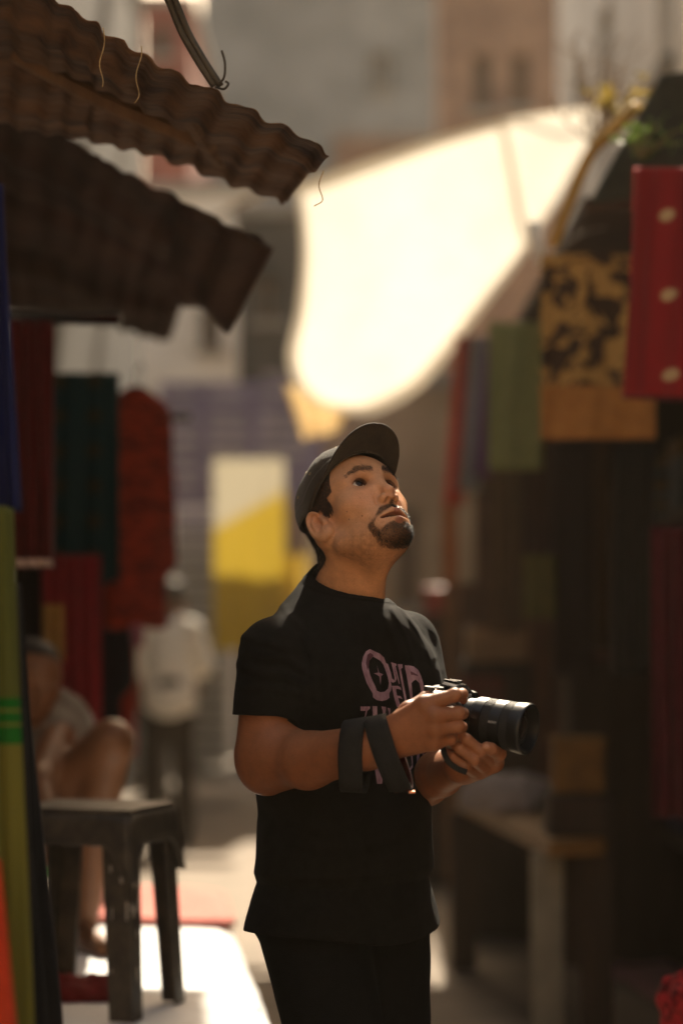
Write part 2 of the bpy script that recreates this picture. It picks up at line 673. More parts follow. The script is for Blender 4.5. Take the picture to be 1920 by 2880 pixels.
def hand_sdf(P, Hd, wrist, rw, order):
    d = None
    for k in order:
        pts = [jp(t)[0] for t in Hd[k]]
        rs = [t[3] for t in Hd[k]]
        e = chain(P, [pts[0], *pts[1:]], rs, .004)
        # knuckle swelling
        e = smin(e, rcone(P, pts[1], pts[1] + 1e-4, rs[1] * 1.06, rs[1] * 1.06), .004)
        d = e if d is None else smin(d, e, .0010)
    palm = None
    for k in order:
        p0, r0 = jp(Hd[k][0])
        e = rcone(P, wrist, p0, rw, r0 * .98)
        palm = e if palm is None else smin(palm, e, .012)
    for k in order[:-1]:                                   # tendons on the back of the hand
        p0, r0 = jp(Hd[k][0])
        out = np.array([0, -1.0, .25])
        a_, b_ = p0 + out * r0 * .8, wrist + out * rw * .85 + (p0 - wrist) * .25
        palm = palm - .0011 * np.exp(-np.maximum(rcone(P, a_, b_, 0, 0), 0) ** 2 / .0034 ** 2)
    fs = order[:-1]
    for a, b in zip(fs[:-1], fs[1:]):
        p, r = jp(Hd[a][0])
        q, r2 = jp(Hd[b][0])
        palm = smin(palm, rcone(P, p, q, r * .88, r2 * .88), .006)
    return smin(d, palm, .005)


NECK0, NECK1 = at(972, 1705, 4.125), H(0, -.040, -.028)


def arm_r(P):
    el_in = EL_R + (WR_R - EL_R) * .18 + np.array([0, 0, .012])
    d = rcone(P, SH_R + (EL_R - SH_R) * .12, EL_R + np.array([0, 0, .03]), .050, .0525)
    d = smin(d, rcone(P, EL_R, el_in, .0455, .0475), .03)
    mid = EL_R + (WR_R - EL_R) * .42
    d = smin(d, chain(P, [el_in, mid, WR_R], [.0475, .0425, .0285], .02), .018)
    w2 = WR_R + np.array([0, 0, .008])
    d = smin(d, rcone(P, mid, w2 + np.array([.004, 0, .002]), .036, .0275), .02)
    return d


def arm_l(P):
    mid = EL_L + (WR_L - EL_L) * .4
    d = rcone(P, SH_L, EL_L, .048, .044)
    d = smin(d, chain(P, [EL_L, mid, WR_L], [.040, .036, .0270], .02), .02)
    return d


def body_sdf(P):
    hd = near(P, HO, .22, lambda Q: head_sdf(to_head(Q)) * HS)
    nk = rcone(P, NECK0, NECK1, .0585, .0545)
    nk = smin(nk, rcone(P, H(.058, -.022, -.03), at(1046, 1722, 4.10), .014, .012), .03)
    nk = smin(nk, rcone(P, H(0, .030, -.085), at(1040, 1722, 4.10), .014, .012), .035)
    nk = smin(nk, rcone(P, at(975, 1660, 4.16), B(.10, -.02, 1.30), .028, .022), .03)
    nk = smin(nk, rcone(P, at(985, 1660, 4.16), B(-.10, 0, 1.30), .028, .022), .03)
    d = smin(hd, nk, .034)
    core = ell(P, B(0, -.01, 1.20), (.09, .09, .15))
    d = smin(d, core, .05)
    d = smin(d, rcone(P, B(0, 0, 1.15), B(0, 0, .9), .08, .08), .04)
    ar = near(P, (SH_R + WR_R) / 2, .36, arm_r)
    ar = smin(ar, near(P, at(1190, 2030, 3.77), .16, lambda Q: hand_sdf(Q, RH, WR_R + np.array([.004, 0, .004]), .0275, ('idx', 'mid', 'rng', 'pky', 'thb'))), .014)
    al = near(P, (SH_L + WR_L) / 2, .33, arm_l)
    al = smin(al, near(P, at(1330, 2130, 3.83), .15, lambda Q: hand_sdf(Q, LH, WR_L, .026, ('a', 'b', 'c', 't'))), .012)
    return smin(np.minimum(ar, al), d, .02)


V, F = surface(body_sdf, (-.36, 3.66, .76), (.34, 4.36, 1.78), .00135)
body_me = np_mesh('body', V, F)
bodyV = V
q = to_head(V.astype(np.float32))
inhead = (np.linalg.norm(V - HO, axis=1) < .21)

SKIN = np.array([.53, .268, .135])
col = np.tile(SKIN, (len(V), 1))
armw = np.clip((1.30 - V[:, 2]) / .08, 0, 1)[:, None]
col = col * (1 - armw) + np.array([.23, .088, .038]) * armw           # arms painted darker, standing in for weaker light below the face
bl = wob(V, 55, 3)[:, None] * .07 + wob(V, 160, 1)[:, None] * .05 + wob(V, 420, 8)[:, None] * .04
col = col * (1 + bl)
hx = np.abs(q[:, 0])


def blob(c, r, soft=.35):
    """1 inside an ellipsoid in head coordinates, falling to 0"""
    k = np.sqrt((((np.stack([hx, q[:, 1], q[:, 2]], 1) - np.array(c)) / np.array(r)) ** 2).sum(1))
    return np.clip((1 + soft - k) / (2 * soft), 0, 1) * inhead


def blend(m, c, a=1.0):
    global col
    w = (m * a)[:, None]
    col = col * (1 - w) + np.array(c) * w


blend(blob((.036, .075, -.014), (.022, .03, .020)), (.56, .245, .115), .5)          # cheeks
blend(blob((0, .108, -.020), (.016, .016, .016)), (.46, .20, .10), .5)            # nose
blend(blob((.074, -.012, 0), (.016, .024, .036)), (.46, .19, .095), .55)           # ears
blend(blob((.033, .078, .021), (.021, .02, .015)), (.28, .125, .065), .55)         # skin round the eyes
# stubble on the jaw and upper neck
stub = np.clip(1.4 - np.abs((q[:, 2] + .088 - .35 * (.05 - q[:, 1])) / .034), 0, 1) * (q[:, 1] > -.012) * inhead
stub *= np.clip(.55 + .45 * wob(V, 420, 5) + .35 * wob(V, 900, 2), 0, 1)
blend(stub, (.12, .065, .04), .38)
# lips
lipu = np.clip((.0084 - np.abs(rcone(np.stack([hx, q[:, 1], q[:, 2]], 1), (.004, .0955, -.0542), (.0320, .077, -.0650), .0, .0)) + hx * -.12) / .0016, 0, 1)
lipl = np.clip((.0086 - np.abs(rcone(np.stack([hx, q[:, 1], q[:, 2]], 1), (.0, .0945, -.0730), (.0310, .077, -.0665), .0, .0)) + hx * -.12) / .0016, 0, 1)
blend(np.maximum(lipu, lipl) * inhead * (q[:, 1] > .07), (.30, .115, .080), .85)
blend(blob((0, .082, -.0640), (.023, .0095, .0065), .2), (.03, .010, .008), 1.0)       # inside of the mouth
# hair roots: brows, moustache, goatee, scalp
browd = rcone(np.stack([hx, q[:, 1], q[:, 2]], 1), (.0135, .093, .0388), (.0300, .0885, .0450), .0046, .0044)
browd = np.minimum(browd, rcone(np.stack([hx, q[:, 1], q[:, 2]], 1), (.0300, .0885, .0450), (.0490, .073, .0380), .0044, .0028))
browd = np.minimum(browd, rcone(np.stack([hx, q[:, 1], q[:, 2]], 1), (.0490, .073, .0380), (.0585, .056, .0285), .0028, .0010))
brow = np.clip(1 - browd / .003, 0, 1) * inhead
sy, sz = q[:, 1], q[:, 2]
mous = np.clip(1 - (rcone(np.stack([hx, sy, sz], 1), (.000, .098, -.0390), (.0215, .089, -.0470), .0052, .0040)) / .003, 0, 1)
mous = np.maximum(mous, np.clip(1 - rcone(np.stack([hx, sy, sz], 1), (.0235, .087, -.0500), (.0385, .069, -.0680), .0034, .0036) / .003, 0, 1))
mous = np.maximum(mous, np.clip(1 - rcone(np.stack([hx, sy, sz], 1), (.0390, .068, -.0680), (.0345, .070, -.0830), .0044, .0065) / .003, 0, 1))
goat = np.clip(1 - (np.sqrt((hx / .034) ** 2 + ((sy - .078) / .038) ** 2 + ((sz + .0915) / .0150) ** 2) - 1) * .02 / .004, 0, 1)
goat = np.maximum(goat, np.clip(1 - rcone(np.stack([hx, sy, sz], 1), (0, .095, -.0815), (.002, .093, -.086), .0055, .008) / .003, 0, 1))
notlip = 1 - np.clip(np.maximum(lipu, lipl) * 1.5, 0, 1)
front = (sy > .030) & inhead
beard = np.maximum(mous, goat) * notlip * front


def capz(y):
    """height of the cap's lower edge at depth y in head coordinates"""
    return .0330 + (.40 * (y + .02) if y > -.02 else -.30 * (y + .02)) if np.isscalar(y) else .0330 + np.where(y > -.02, .40, -.30) * (y + .02)


hairline = .047 - np.clip((sz - .004) / .03, -1, 1) * .006 + .004 * np.sin(sz * 260)
side = (sy < np.where(sz > .03, .050 - .2 * (.075 - sz), .024)) & (sz > .004 + .004 * np.sin(sy * 900)) & (sy > -.004)
above = (sz > .026) & (sy <= .0)
back = (sy < -.040 + .006 * np.sin(sz * 300)) & (sz > -.050 - .15 * (sy + .03))
scalp = (side | above | back) & inhead & (hx < .0765 + .02 * (sy < -.03))
scalp &= ~((hx > .068) & (sy > -.034) & (sy < .002) & (sz < .020) & (sz > -.04))
scalpf = scalp.astype(float)
blend(brow, (.08, .042, .026), .38)
beard = beard * np.clip(.75 + .5 * RNG.random(len(V)), 0, 1)
blend(beard, (.065, .034, .021), .55)
scalpf = scalpf * np.where(RNG.random(len(V)) < .9, 1.0, .6)
blend(scalpf, (.012, .008, .006), .92)
bvh_body = BVHTree.FromPolygons([tuple(p_) for p_ in V[::1]], [tuple(f_) for f_ in F[(inhead[F[:, 0]]) & (q[F[:, 0], 0] > 0)]])
for px, py, r in ((975, 1439, .0011), (1018, 1451, .0013), (981, 1461, .0012), (1047, 1322, .0012), (1012, 1400, .0006), (1000, 1470, .0006)):
    o_ = Vector((0, 0, CAM_Z))
    h_ = bvh_body.ray_cast(o_, (Vector(at(px, py, 4.0)) - o_).normalized())[0]
    if h_:
        blend(np.clip(1.6 - np.linalg.norm(V - np.array(h_), axis=1) / r, 0, 1), (.05, .022, .014), .8)
ee = np.stack([hx, q[:, 1], q[:, 2]], 1) - EYE
al_ = almond(ee[:, 0], ee[:, 2])
rimw = np.clip(1 - np.abs(al_ - .0004) / .0016, 0, 1) * inhead * (ee[:, 1] > 0) * (np.linalg.norm(ee, axis=1) < .019)
blend(rimw, (.03, .016, .012), np.where(ee[:, 2] > 0, .9, .45))
# palms and nails stay skin; knuckles a little darker and redder
for hh in (RH, LH):
    for k in hh:
        for t in hh[k][1:3]:
            c = at(*t[:3])
            w = np.exp(-((np.linalg.norm(V - c, axis=1) / (t[3] * 1.25)) ** 2) * .8)
            blend(w, (.285, .125, .068), .45)
nail = at(1366, 2100, 3.772 - .0085)
w = np.clip(1.3 - np.sqrt(((V - nail) / np.array([.0062, .006, .0046])) @ np.eye(3) ** 1 * ((V - nail) / np.array([.0062, .006, .0046]))).sum(1) ** .5 if False else 1.3 - np.sqrt((((V - nail) / np.array([.0048, .005, .0036])) ** 2).sum(1)), 0, 1)
blend(np.clip(w * 3, 0, 1), (.36, .19, .12), .8)
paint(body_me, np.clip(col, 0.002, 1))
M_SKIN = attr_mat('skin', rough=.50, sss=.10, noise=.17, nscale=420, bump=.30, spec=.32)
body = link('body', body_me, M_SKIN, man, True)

# ---- hair strands
M_HAIR = mat('black_hair', (.012, .008, .006), rough=.45, var=.3, scale=200, bump=0, spec=.5)
NRM = np.empty(len(V) * 3, np.float32)
body_me.vertices.foreach_get('normal', NRM)
NRM = NRM.reshape(-1, 3)


def scatter(mask, n):
    i = np.nonzero(mask > RNG.random(len(mask)))[0]
    return RNG.choice(i, min(n, len(i) * 3), replace=True)


def hl(v):
    """head-frame direction to world"""
    return (HM @ np.asarray(v, float).T).T


def grow(name, mask, n, comb, length, r, lift=.35, droop=.0):
    i = scatter(mask, n)
    root = V[i] + RNG.normal(size=(len(i), 3)) * .0006
    sgn = np.sign(q[i, 0])[:, None]
    c = np.tile(np.asarray(comb, float), (len(i), 1)) if not callable(comb) else comb(q[i])
    c = c * np.concatenate([sgn, np.ones((len(i), 2))], 1) if not callable(comb) else c
    c = hl(c + RNG.normal(size=(len(i), 3)) * .28)
    d = c + NRM[i] * lift
    return strands(name, root, d, length * RNG.uniform(.55, 1.15, len(i)), r, M_HAIR, man, droop)


def brow_comb(p):
    s = np.sign(p[:, :1])
    out = np.clip((np.abs(p[:, :1]) - .012) / .03, 0, 1)
    return np.concatenate([s * (.25 + out), -.35 * out, .95 - 1.15 * out], 1)


grow('eyebrows', brow, 900, brow_comb, .0058, .00019, lift=.15)
grow('moustache', mous * notlip * front, 1500, (.55, .25, -1.0), .0058, .00021, lift=.35)
grow('goatee', goat * notlip * front, 3600, lambda p: np.concatenate([p[:, :1] * 8, .32 + 0 * p[:, :1], -1 + 0 * p[:, :1]], 1), .0052, .00020, lift=.25)
grow('stubble', stub * (1 - beard) * (1 - scalpf) * .6, 1500, (0, .1, -1), .0020, .00010, lift=.30)
grow('hair', scalpf * (sz < capz(sy) + .012), 6500, lambda p: np.concatenate([p[:, :1] * 1.5, -.55 + 0 * p[:, :1], -.9 + 0 * p[:, :1]], 1), .0095, .00028, lift=.22)
# lashes
for sgn in (1, -1):
    a = np.linspace(-.0125, .0135, 34)
    root, dr = [], []
    for t in a:
        zz = -.0095 + math.sqrt(.0182 ** 2 - t * t)
        yy = math.sqrt(max(1e-6, .0136 ** 2 - min(t * t + zz * zz, .00017)))
        root.append(H(sgn * (EYE[0] + t), EYE[1] + yy, EYE[2] + zz))
        dr.append(HM @ np.array([sgn * t * 30, 1.0, .05]))
    strands('eyelashes', np.array(root), np.array(dr), np.full(34, .0050), .00030, M_HAIR, man, droop=-.2)

# ---- eyes
m, n, l, p = new_mat('eyeball')
tc = n.new('ShaderNodeTexCoord')
sx = n.new('ShaderNodeSeparateXYZ')
l.new(tc.outputs['Object'], sx.inputs[0])
cr = n.new('ShaderNodeValToRGB')
mr = n.new('ShaderNodeMapRange')
mr.inputs[1].default_value, mr.inputs[2].default_value = .0122, .0080
l.new(sx.outputs[1], mr.inputs[0])
l.new(mr.outputs[0], cr.inputs[0])
els = cr.color_ramp.elements
els[0].position, els[0].color = 0.0, (.004, .003, .002, 1)
els[1].position, els[1].color = 1.0, (.70, .62, .55, 1)
for pos, c in ((.10, (.004, .003, .002, 1)), (.14, (.045, .018, .008, 1)), (.36, (.030, .012, .006, 1)), (.42, (.008, .005, .004, 1)), (.48, (.60, .52, .46, 1))):
    e = els.new(pos)
    e.color = c
l.new(cr.outputs[0], p.inputs['Base Color'])
p.inputs['Roughness'].default_value = .12
p.inputs['Specular IOR Level'].default_value = .28
M_EYE = m
gaze = np.array([.10, .97, .10])
gaze /= np.linalg.norm(gaze)
for sgn in (1, -1):
    bm = bmesh.new()
    bmesh.ops.create_uvsphere(bm, u_segments=32, v_segments=20, radius=.0124 * HS)
    for v_ in bm.verts:
        if v_.co.z > .0108 * HS * .9:
            v_.co.z += .0006
    me = bpy.data.meshes.new('eyeball')
    bmesh.ops.rotate(bm, cent=(0, 0, 0), matrix=Matrix.Rotation(rad(-90), 3, 'X'), verts=bm.verts)
    bm.to_mesh(me)
    bm.free()
    o = link('eyeball', me, M_EYE, None, True)
    g = Vector(HM @ gaze)
    o.parent = man
    c = H(sgn * EYE[0], EYE[1], EYE[2])
    o.location = Vector(c - BODY_O)
    o.rotation_euler = g.to_track_quat('Y', 'Z').to_euler()

# ---- teeth
M_TEETH = mat('teeth', (.48, .38, .28), rough=.25, var=.08, scale=90, bump=.02, spec=.5)
tb = MB()
for k in range(-3, 4):
    xx = k * .0062
    yy = .0830 - 14 * xx * xx
    tb.box(H(xx, yy, -.0585), np.array([.0058, .004, .0062]) * HS, HM, .0012)
tb.build('upper_teeth', M_TEETH, man, True)

# ---- ear stud
M_STEEL = mat('dark_steel', (.25, .25, .26), rough=.25, var=.1, bump=0, metal=1.0)
sb = MB()
sb.lathe(H(.0745, .004, -.0235), HM @ np.array([.75, .55, 0]), [(.0, .001), (.003, .0020), (.0042, .0020), (.0048, .0010)], 12)
sb.build('ear_stud', M_STEEL, man, True)

# ================================================================== CLOTHES
TZ = [.70, .80, .83, .88, .908, .925, .95, 1.02, 1.10, 1.18, 1.26, 1.33, 1.38, 1.41, 1.45]
TA = [.185, .192, .187, .171, .160, .1675, .166, .163, .166, .172, .170, .138, .085, .055, .02]
TB = [.128, .128, .126, .118, .112, .118, .118, .114, .114, .116, .110, .092, .070, .050, .02]
TC = [.004, .004, .004, .004, .004, .006, .008, .010, .010, .008, .004, -.002, -.012, -.02, -.02]


def torso(P, grow_=0.0):
    b = to_body(P)
    z = b[:, 2]
    a, bb, c = np.interp(z, TZ, TA) + grow_, np.interp(z, TZ, TB) + grow_, np.interp(z, TZ, TC)
    k = (np.abs(b[:, 0] / a) ** 2.3 + np.abs((b[:, 1] - c) / bb) ** 2.3) ** (1 / 2.3)
    d = (k - 1) * np.minimum(a, bb)
    return np.maximum(d, z - 1.45)


SLV = SH_R + (EL_R - SH_R) * .545
SLVL = SH_L + (EL_L - SH_L) * .62
FOLDS = [
    ([(1100, 1712), (1140, 1790), (1160, 1850), (1168, 1900)], 4.06, .0030, .0045),
    ([(1130, 1712), (1165, 1760), (1200, 1820), (1212, 1870)], 4.10, .0030, .0042),
    ([(1160, 1735), (1195, 1780), (1222, 1850)], 4.14, .0026, .0042),
    ([(1085, 1740), (1105, 1800), (1120, 1850)], 4.04, .0022, .0050),
    # photo polylines of cloth folds with depth: ridge height, width
    ([(1088, 1700), (1135, 1760), (1190, 1830), (1222, 1900)], 4.10, .0030, .0085),
    ([(1120, 1712), (1170, 1770), (1210, 1850)], 4.13, .0026, .0080),
    ([(1075, 1720), (1110, 1800), (1150, 1870), (1170, 1930)], 4.05, .0035, .0085),
    ([(1150, 1740), (1200, 1800), (1226, 1880)], 4.17, .0020, .0080),
    ([(790, 1705), (850, 1770), (880, 1850), (888, 1960)], 3.97, .0042, .0065),
    ([(690, 1830), (740, 1846), (800, 1850), (850, 1880)], 3.93, .0052, .0085),
    ([(676, 1790), (740, 1800), (810, 1826)], 3.93, .0050, .0085),
    ([(668, 1870), (720, 1890), (800, 1900), (860, 1930)], 3.93, .0052, .0085),
    ([(680, 1930), (760, 1936), (850, 1950)], 3.93, .0040, .0075),
    ([(870, 1900), (850, 1990), (840, 2060)], 3.95, .0050, .0100),
    ([(740, 2240), (800, 2300), (900, 2330)], 3.98, .0050, .0140),
    ([(760, 2330), (880, 2380), (1000, 2390)], 3.96, .0040, .0140),
    ([(1190, 2300), (1120, 2350), (1040, 2370)], 4.02, .0040, .0140),
    ([(900, 1720), (890, 1800), (905, 1900)], 3.96, .0025, .0100),
]


def shirt_sdf(P):
    d = torso(P)
    nb = at(985, 1690, 4.12)
    for sgn, sh in ((1, SH_R), (-1, SH_L)):
        d = smin(d, rcone(P, B(sgn * .055, -.026, 1.344), B(sgn * .145, -.004, 1.286), .034, .054), .03)
    d = smin(d, ell(P, B(.075, .045, 1.23), (.08, .08, .10)), .04)
    d = smin(d, ell(P, B(-.075, .045, 1.23), (.08, .08, .10)), .04)
    d = smin(d, ell(P, B(0, .016, 1.325), (.105, .105, .062)), .03)
    s1 = rcone(P, SH_R + np.array([0, 0, .002]), SLV, .0605, .0640)
    e1 = ((P - SLV.astype(np.float32)) @ ((EL_R - SH_R) / np.linalg.norm(EL_R - SH_R)).astype(np.float32))
    s1 = np.maximum(s1, e1)
    s2 = rcone(P, SH_L + np.array([0, 0, .002]), SLVL, .0605, .064)
    e2 = ((P - SLVL.astype(np.float32)) @ ((EL_L - SH_L) / np.linalg.norm(EL_L - SH_L)).astype(np.float32))
    s2 = np.maximum(s2, e2)
    d = smin(d, np.minimum(s1, s2), .022)
    for pts, dep, amp, w in FOLDS:
        best = None
        for a, b in zip(pts[:-1], pts[1:]):
            A, Bq = at(a[0], a[1], dep), at(b[0], b[1], dep)
            ba = (Bq - A)[[0, 2]].astype(np.float32)
            pa = P[:, [0, 2]] - A[[0, 2]].astype(np.float32)
            t = np.clip(pa @ ba / (ba @ ba), 0, 1)
            e = pa - t[:, None] * ba
            dd = np.einsum('ij,ij->i', e, e)
            best = dd if best is None else np.minimum(best, dd)
        d = d - amp * .7 * np.exp(-best / (w * w)) * (P[:, 1] < dep + .12) + amp * .22 * np.exp(-best / (w * w * 7)) * (P[:, 1] < dep + .12)
    d = d + .0018 * wob(P, 38, 2) + .0008 * wob(P, 95, 4)
    # neck opening
    nk = rcone(P, NECK0 + np.array([0, 0, -.03]), NECK1, .0655, .066)
    nb_ = P - at(980, 1680, 4.10).astype(np.float32)
    fl = 1.376 - .42 * (nb_ @ BF.astype(np.float32)) + .10 * (nb_ @ BR.astype(np.float32))
    nk = smax(nk, fl - P[:, 2], .012)
    d = smax(d, -nk, .004)
    col_ = np.abs(nk - .007) - .008                       # ribbed collar, a little proud
    d = np.where(col_ < 0, d - .0016, d)
    # sleeve hem and bottom hem stitched, hollow inside
    inner = d + .005
    d = np.maximum(d, -np.maximum(inner, -(np.minimum(-e1, -e2) * 0 + 1) * (P[:, 2] - .90) * 0 + (P[:, 2] - .86)))
    arm = np.minimum(rcone(P, SH_R, EL_R, .0585, .0575), rcone(P, SH_L, EL_L, .058, .053))
    hol = np.maximum(arm, np.minimum(np.abs(e1 + .012), np.abs(e2 + .012)) - .014)
    d = np.maximum(d, -hol)
    b = to_body(P)
    hem = .822 - .012 * np.cos(b[:, 0] * 14) + .10 * np.clip(.0 - b[:, 0], -.12, .12) * 0 - .006 * np.sign(b[:, 1]) * 0
    return np.maximum(d, hem - P[:, 2])


SV, SF = surface(shirt_sdf, (-.30, 3.78, .80), (.30, 4.42, 1.46), .0022)
shirt_me = np_mesh('t_shirt', SV, SF)
M_SHIRT = mat('black_cotton', (.0080, .0072, .0062), rough=.92, var=.22, scale=60, bump=.30, bscale=900, spec=.10, sheen=.02)
shirt = link('t_shirt', shirt_me, M_SHIRT, man, True)


LEGS = [[at(872, 2600, 4.05), at(1005, 3180, 4.00), at(1000, 3820, 4.02)], [at(1062, 2600, 4.15), at(1085, 3180, 4.17), at(1070, 3780, 4.22)]]


def pants_sdf(P):
    b = to_body(P)
    d = torso(P, -.020)
    d = np.maximum(d, .84 - P[:, 2])
    d = np.maximum(d, P[:, 2] - .98)
    for leg in LEGS:
        d = smin(d, chain(P, leg, [.090, .072, .060], .03), .04)
    d = d + .003 * wob(P, 26, 1) + .0014 * wob(P, 70, 3)
    return np.maximum(d, .055 - P[:, 2])


PV, PF = surface(pants_sdf, (-.32, 3.78, .03), (.32, 4.42, 1.0), .005)
M_PANTS = mat('black_trouser_cloth', (.005, .005, .0052), rough=.9, var=.2, scale=50, bump=.2, bscale=700, spec=.12)
link('trousers', np_mesh('trousers', PV, PF), M_PANTS, man, True)
M_SHOE = mat('dark_shoe_leather', (.020, .018, .016), rough=.55, var=.3, scale=40)
for leg in LEGS:
    an = leg[2] * np.array([1, 1, 0])
    def shoe(P, an=an):
        a, b_ = an - BF * .02 + np.array([0, 0, .045]), an + BF * .17 + np.array([0, 0, .038])
        d = rcone(P, a, b_, .046, .040)
        d = smin(d, rcone(P, a + np.array([0, 0, .02]), a + np.array([0, 0, .08]), .045, .042), .02)
        return smax(d, .002 - P[:, 2], .006)
    c = an + BF * .07 + np.array([0, 0, .06])
    v_, f_ = surface(shoe, c - .2, c + .2, .005)
    link('shoe', np_mesh('shoe', v_, f_), M_SHOE, man, True)

# ---- cap: six-panel crown over the skull, curved brim
M_CAP = mat('cap_twill', (.034, .0245, .0150), rough=.85, var=.25, scale=70, bump=.35, bscale=800, spec=.2, sheen=.25)
CAPC, CAPR = np.array([0, -.010, .052]), np.array([.0825, .1065, .088])


def crown(az, t):
    """az 0 = front, towards his right positive; t 0 at the lower edge, 1 at the button"""
    az = (az + math.pi) % (2 * math.pi) - math.pi
    dx, dy = math.sin(az), math.cos(az)
    z0 = None
    # find the rim elevation on the ellipsoid where z = capz(y)
    el = 0.0
    for _ in range(25):
        yy = CAPC[1] + CAPR[1] * math.cos(el) * dy
        zt = capz(yy)
        el = math.asin(max(-.95, min(.95, (zt - CAPC[2]) / CAPR[2])))
    e = el + (math.pi / 2 - el) * t
    r = CAPR.copy()
    k = 1.0
    seam = abs(((az) % (math.pi / 3)) - 0)
    seam = min(seam, math.pi / 3 - seam)
    g = -.0011 * math.exp(-(seam * math.cos(e) / .028) ** 2)
    fr = .006 * math.exp(-(az / .7) ** 2) * math.sin(min(1, t * 1.2) * math.pi) ** .8
    dent = .0022 * math.sin(az * 5 + 1 + 3 * t) * math.sin(t * math.pi)
    ce_ = max(0.0, math.cos(e)) ** .80
    se_ = math.copysign(abs(math.sin(e)) ** .92, math.sin(e))
    p = CAPC + r * np.array([ce_ * dx, ce_ * dy, se_])
    nn = np.array([math.cos(e) * dx, math.cos(e) * dy, math.sin(e)])
    return p + nn * (g + fr + dent)


na, nt = 120, 34
pts = np.array([[H(*crown(2 * math.pi * i / na, j / (nt - 1) * .985)) for j in range(nt)] for i in range(na + 1)])
cap_o = link('cap', solid_sheet('cap', pts, .0022), M_CAP, man, True)
# hem band stitched round the edge
bandp = np.array([[H(*(crown(2 * math.pi * i / na, t) + .0009 * np.array([math.sin(2 * math.pi * i / na), math.cos(2 * math.pi * i / na), 0]))) for t in (0.0, .05, .10, .15, .165)] for i in range(na + 1)])
link('hem_band', solid_sheet('hem_band', bandp, .0020), M_CAP, cap_o, True)
bb = MB()
top = H(*crown(0, 1.0))
bb.lathe(top - HM[:, 2] * .002, HM[:, 2], [(0, .0075), (.003, .0070), (.0048, .004), (.0052, .0005)], 16, up=HM[:, 1])
bb.build('button', M_CAP, cap_o, True)
M_EYELET = mat('brass_eyelet', (.40, .30, .16), rough=.4, var=.2, scale=100, bump=0, metal=.8)
for az in [math.pi / 6 + k * math.pi / 3 for k in range(6)] + [1.30, 1.85]:
    t = .55 if az not in (1.30, 1.85) else .28
    c0 = crown(az, t)
    nn = crown(az, t) - CAPC
    nn = nn / CAPR ** 2
    nn /= np.linalg.norm(nn)
    a1 = np.cross(nn, [0, 0, 1]); a1 /= np.linalg.norm(a1)
    a2 = np.cross(nn, a1)
    ring = [H(*(c0 + nn * .0014 + .0024 * (math.cos(s) * a1 + math.sin(s) * a2))) for s in np.linspace(0, 2 * math.pi, 13)]
    eb = MB()
    eb.tube(np.array(ring), .0006, 6)
    eb.build('eyelet', M_EYELET, cap_o, True)
nu, nv = 41, 16
bp_ = np.zeros((nu, nv, 3))
for i in range(nu):
    u = -1 + 2 * i / (nu - 1)
    az = u * rad(65)
    root = crown(az, .015)
    for j in range(nv):
        v_ = j / (nv - 1)
        reach = .053 * (max(0, 1 - abs(u) ** 5)) ** .5
        x_ = root[0] * (1 + .02 * v_ * (1 - abs(u)))
        y_ = root[1] + reach * v_
        z_ = root[2] + .34 * reach * v_ - .8 * (root[0] ** 2) * v_ * (reach / .053) + .002
        bp_[i, j] = H(x_, y_, z_)
brim = link('brim', solid_sheet('brim', bp_, .0028), M_CAP, cap_o, True)
# ================================================================== CAMERA IN HIS HANDS
CO = at(1303, 2020, 3.842)                                 # centre of the lens mount
ca_ = np.array([math.cos(rad(29)), -math.sin(rad(29)), -.135])
ca_ /= np.linalg.norm(ca_)                                 # lens axis
cw = np.cross(ca_, [0, 0, 1.0]); cw /= np.linalg.norm(cw)  # towards the grip
cu = np.cross(cw, ca_)                                     # camera up
CM = np.stack([ca_, cw, cu], 1)
photo_cam = empty('camera', CO, 'black mirrorless camera with a long zoom lens, held at the chest', 'camera')


def Cc(a, w, u):
    return CO + ca_ * a + cw * w + cu * u


M_BODY = mat('black_camera_plastic', (.012, .012, .0125), rough=.38, var=.15, scale=300, bump=.12, bscale=900, spec=.5)
M_GLOSS = mat('gloss_black', (.008, .008, .009), rough=.16, var=.1, scale=80, bump=0, spec=.6)
M_RUB = mat('lens_rubber', (.010, .0097, .0094), rough=.6, var=.15, scale=200, bump=.1, bscale=600, spec=.4)
M_LENSB = mat('lens_barrel', (.006, .006, .0062), rough=.34, var=.12, scale=300, bump=.05, bscale=900, spec=.35)
M_WHITE = mat('white_print', (.42, .42, .42), rough=.6, var=.05, bump=0)
b = MB()
b.box(Cc(-.024, .002, 0), (.038, .122, .082), CM, .008)
b.box(Cc(-.010, .048, -.004), (.050, .030, .078), CM, .012)
b.build('camera_body', M_BODY, photo_cam, True, 40)
# viewfinder hump: a faceted prism housing
hp = MB()
prof = [(-.044, .030), (-.042, .046), (-.034, .054), (-.010, .052), (.002, .042), (.006, .030)]
V_, F_ = [], []
for w_, k_ in ((-.022, .84), (-.016, 1.0), (.016, 1.0), (.022, .84)):
    for a_, u_ in prof:
        V_.append(Cc(a_, w_, .030 + (u_ - .030) * k_))
np_ = len(prof)
for r in range(3):
    for i in range(np_ - 1):
        F_.append((r * np_ + i, r * np_ + i + 1, (r + 1) * np_ + i + 1, (r + 1) * np_ + i))
F_ += [tuple(range(np_))[::-1], tuple(range(3 * np_, 4 * np_))]
hp.add(V_, F_)
hp.build('viewfinder_housing', M_GLOSS, photo_cam)
sh = MB()
sh.box(Cc(-.026, 0, .0545), (.022, .021, .0022), CM, .0006)
sh.box(Cc(-.026, .0095, .0560), (.022, .003, .003), CM, .0006)
sh.box(Cc(-.026, -.0095, .0560), (.022, .003, .003), CM, .0006)
sh.build('hot_shoe', M_GLOSS, photo_cam)
ey = MB()
ey.box(Cc(-.048, 0, .036), (.014, .032, .020), CM, .005)
